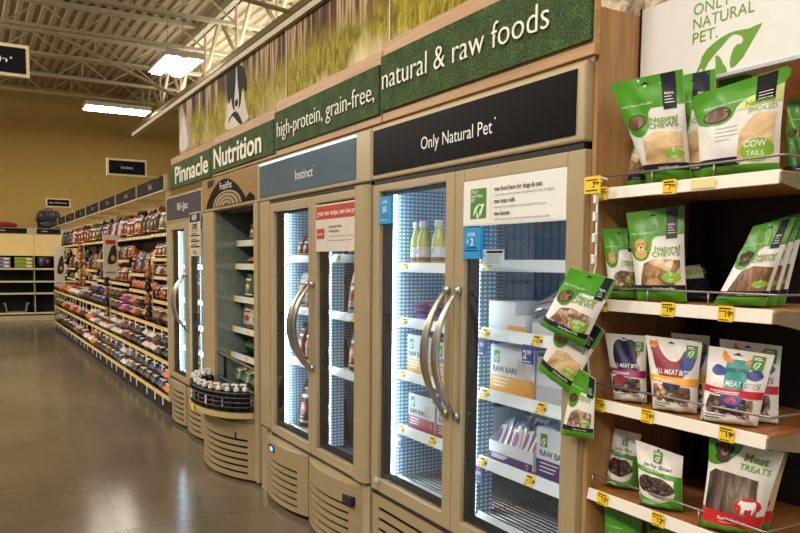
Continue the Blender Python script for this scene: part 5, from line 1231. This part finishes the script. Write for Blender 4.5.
# second cooler: dark frozen food bags
def fill(ya, rows, pal, kind, cooler_name, hmax, sub=(.15, .12)):
    for (z, x0, x1, n, h, bay) in rows:
        for q in range(n):
            w = (x1-x0)/n; ci = pal[(q*2+int(z*10)) % len(pal)]; c = BAGC[ci]
            lab = '%s frozen bag, %s from left, %s shelf, %s door, %s cooler' % (c[0], ordw[q], bay[1], bay[0], cooler_name)
            place(STAND, ci, mk_stand(c), 'frozen_food_bag', (XF+.158, ya-x0-(q+.5)*w, z+.002), FRONT+rnd.uniform(-.1, .25), lab, 'frozen food bag', 'frozen food bags in the %s cooler' % cooler_name, (w*.86/.24, .9, h/.34), rnd.uniform(0, .08))
L_, R_ = 'left', 'right'
fill(4.445, [(1.430, .215, .74, 6, .12, (L_, 'top')), (1.135, .22, .74, 5, .2, (L_, 'second')), (.835, .22, .74, 5, .2, (L_, 'third')), (.427, .24, .74, 4, .27, (L_, 'bottom')),
             (1.433, .90, 1.36, 4, .17, (R_, 'top')), (1.139, .90, 1.36, 4, .22, (R_, 'second')), (.844, .90, 1.36, 4, .22, (R_, 'third')), (.412, 1.02, 1.38, 3, .33, (R_, 'bottom'))], [4, 8, 1, 2, 10, 3], 'bag', 'slate', .3)
fill(6.84, [(1.362, .12, .56, 4, .20, (L_, 'top')), (1.072, .12, .56, 4, .20, (L_, 'second')), (.862, .12, .56, 4, .15, (L_, 'third')), (.652, .12, .56, 4, .15, (L_, 'fourth')), (.432, .12, .56, 4, .15, (L_, 'bottom')),
            (1.072, .72, 1.04, 3, .20, (R_, 'second')), (.862, .72, 1.04, 3, .14, (R_, 'third')), (.652, .72, 1.04, 3, .15, (R_, 'fourth')), (.432, .72, 1.04, 3, .15, (R_, 'bottom'))], [4, 3, 8, 0, 3, 5], 'bag', 'indigo', .3)
# open chiller
def chill(ci, x, z, label, sc, rz=0, kind='bag', y=.20):
    c = BAGC[ci]; place(STAND if kind == 'bag' else LYING, ci, mk_stand(c) if kind == 'bag' else mk_lying(c), 'chilled_food_bag' if kind == 'bag' else 'chilled_food_roll', near_on(x, y, z+.003, 5.705), FRONT+rz, label, 'chilled food pack', 'chilled packs in the open case', sc)
for q in range(3): chill((8, 0, 8)[q], .55+.21*q, 1.537, '%s chilled bag hung at the top of the open case, %s from the left' % (BAGC[(8, 0, 8)[q]][0], ordw[q]), (.7, .7, .48), 0)
for q in range(3): chill(11, .50+.24*q, 1.372, 'tan chilled roll on the second shelf of the open case, %s from the left' % ordw[q], (.65, .6, .45), 0, 'roll')
for q in range(4): chill((5, 5, 3, 5)[q], .45+.19*q, 1.139, '%s chilled bag on the third shelf of the open case, %s from the left' % (BAGC[(5, 5, 3, 5)[q]][0], ordw[q]), (.72, .7, .56), 0)
for q in range(4): chill((3, 3, 9, 1)[q], .42+.19*q, .920, '%s chilled bag on the fourth shelf of the open case, %s from the left' % (BAGC[(3, 3, 9, 1)[q]][0], ordw[q]), (.66, .6, .52), .1)
for q in range(4): chill(5, .42+.2*q, .732, 'green chilled roll on the fifth shelf of the open case, %s from the left' % ordw[q], (.55, .6, .75), .1, 'roll')
for q in range(4): chill(5, .42+.2*q, .505, 'green chilled roll on the floor of the open case, %s from the left' % ordw[q], (.58, .7, .95), -.1, 'roll', .10)
# white-topped bottles standing in the wire basket
PB = None
for q in range(13):
    a = PI*(q+.6)/13.2; R = BR-.065; px, py = .70-R*math.cos(a), -.02-R*BK*math.sin(a)
    lab = 'black bottle with white pump in the wire basket, %s from the left' % ordw[q]
    if PB is None:
        PB = thing('pump_bottle', lab, 'bottle', near_on(px, py, BZ, 5.705), FRONT, 'pump bottles in the wire basket')
        MB().lathe([(.030, 0), (.034, .005), (.034, .11), (.028, .125), (.013, .132)], (0, 0, 0), M_BLACK, 12).box(-.02, -.0355, .03, .02, -.034, .09, mat('white_bottle_label', (200, 196, 190), .5)).build('bottle_body', PB)
        MB().lathe([(.016, .131), (.017, .15), (.008, .152), (.006, .168)], (0, 0, 0), M_WHITE, 12).box(-.007, -.034, .165, .007, .010, .176, M_WHITE).build('pump', PB)
    else: copy_thing(PB, near_on(px, py, BZ, 5.705), FRONT+random.uniform(-.8, .8), lab)
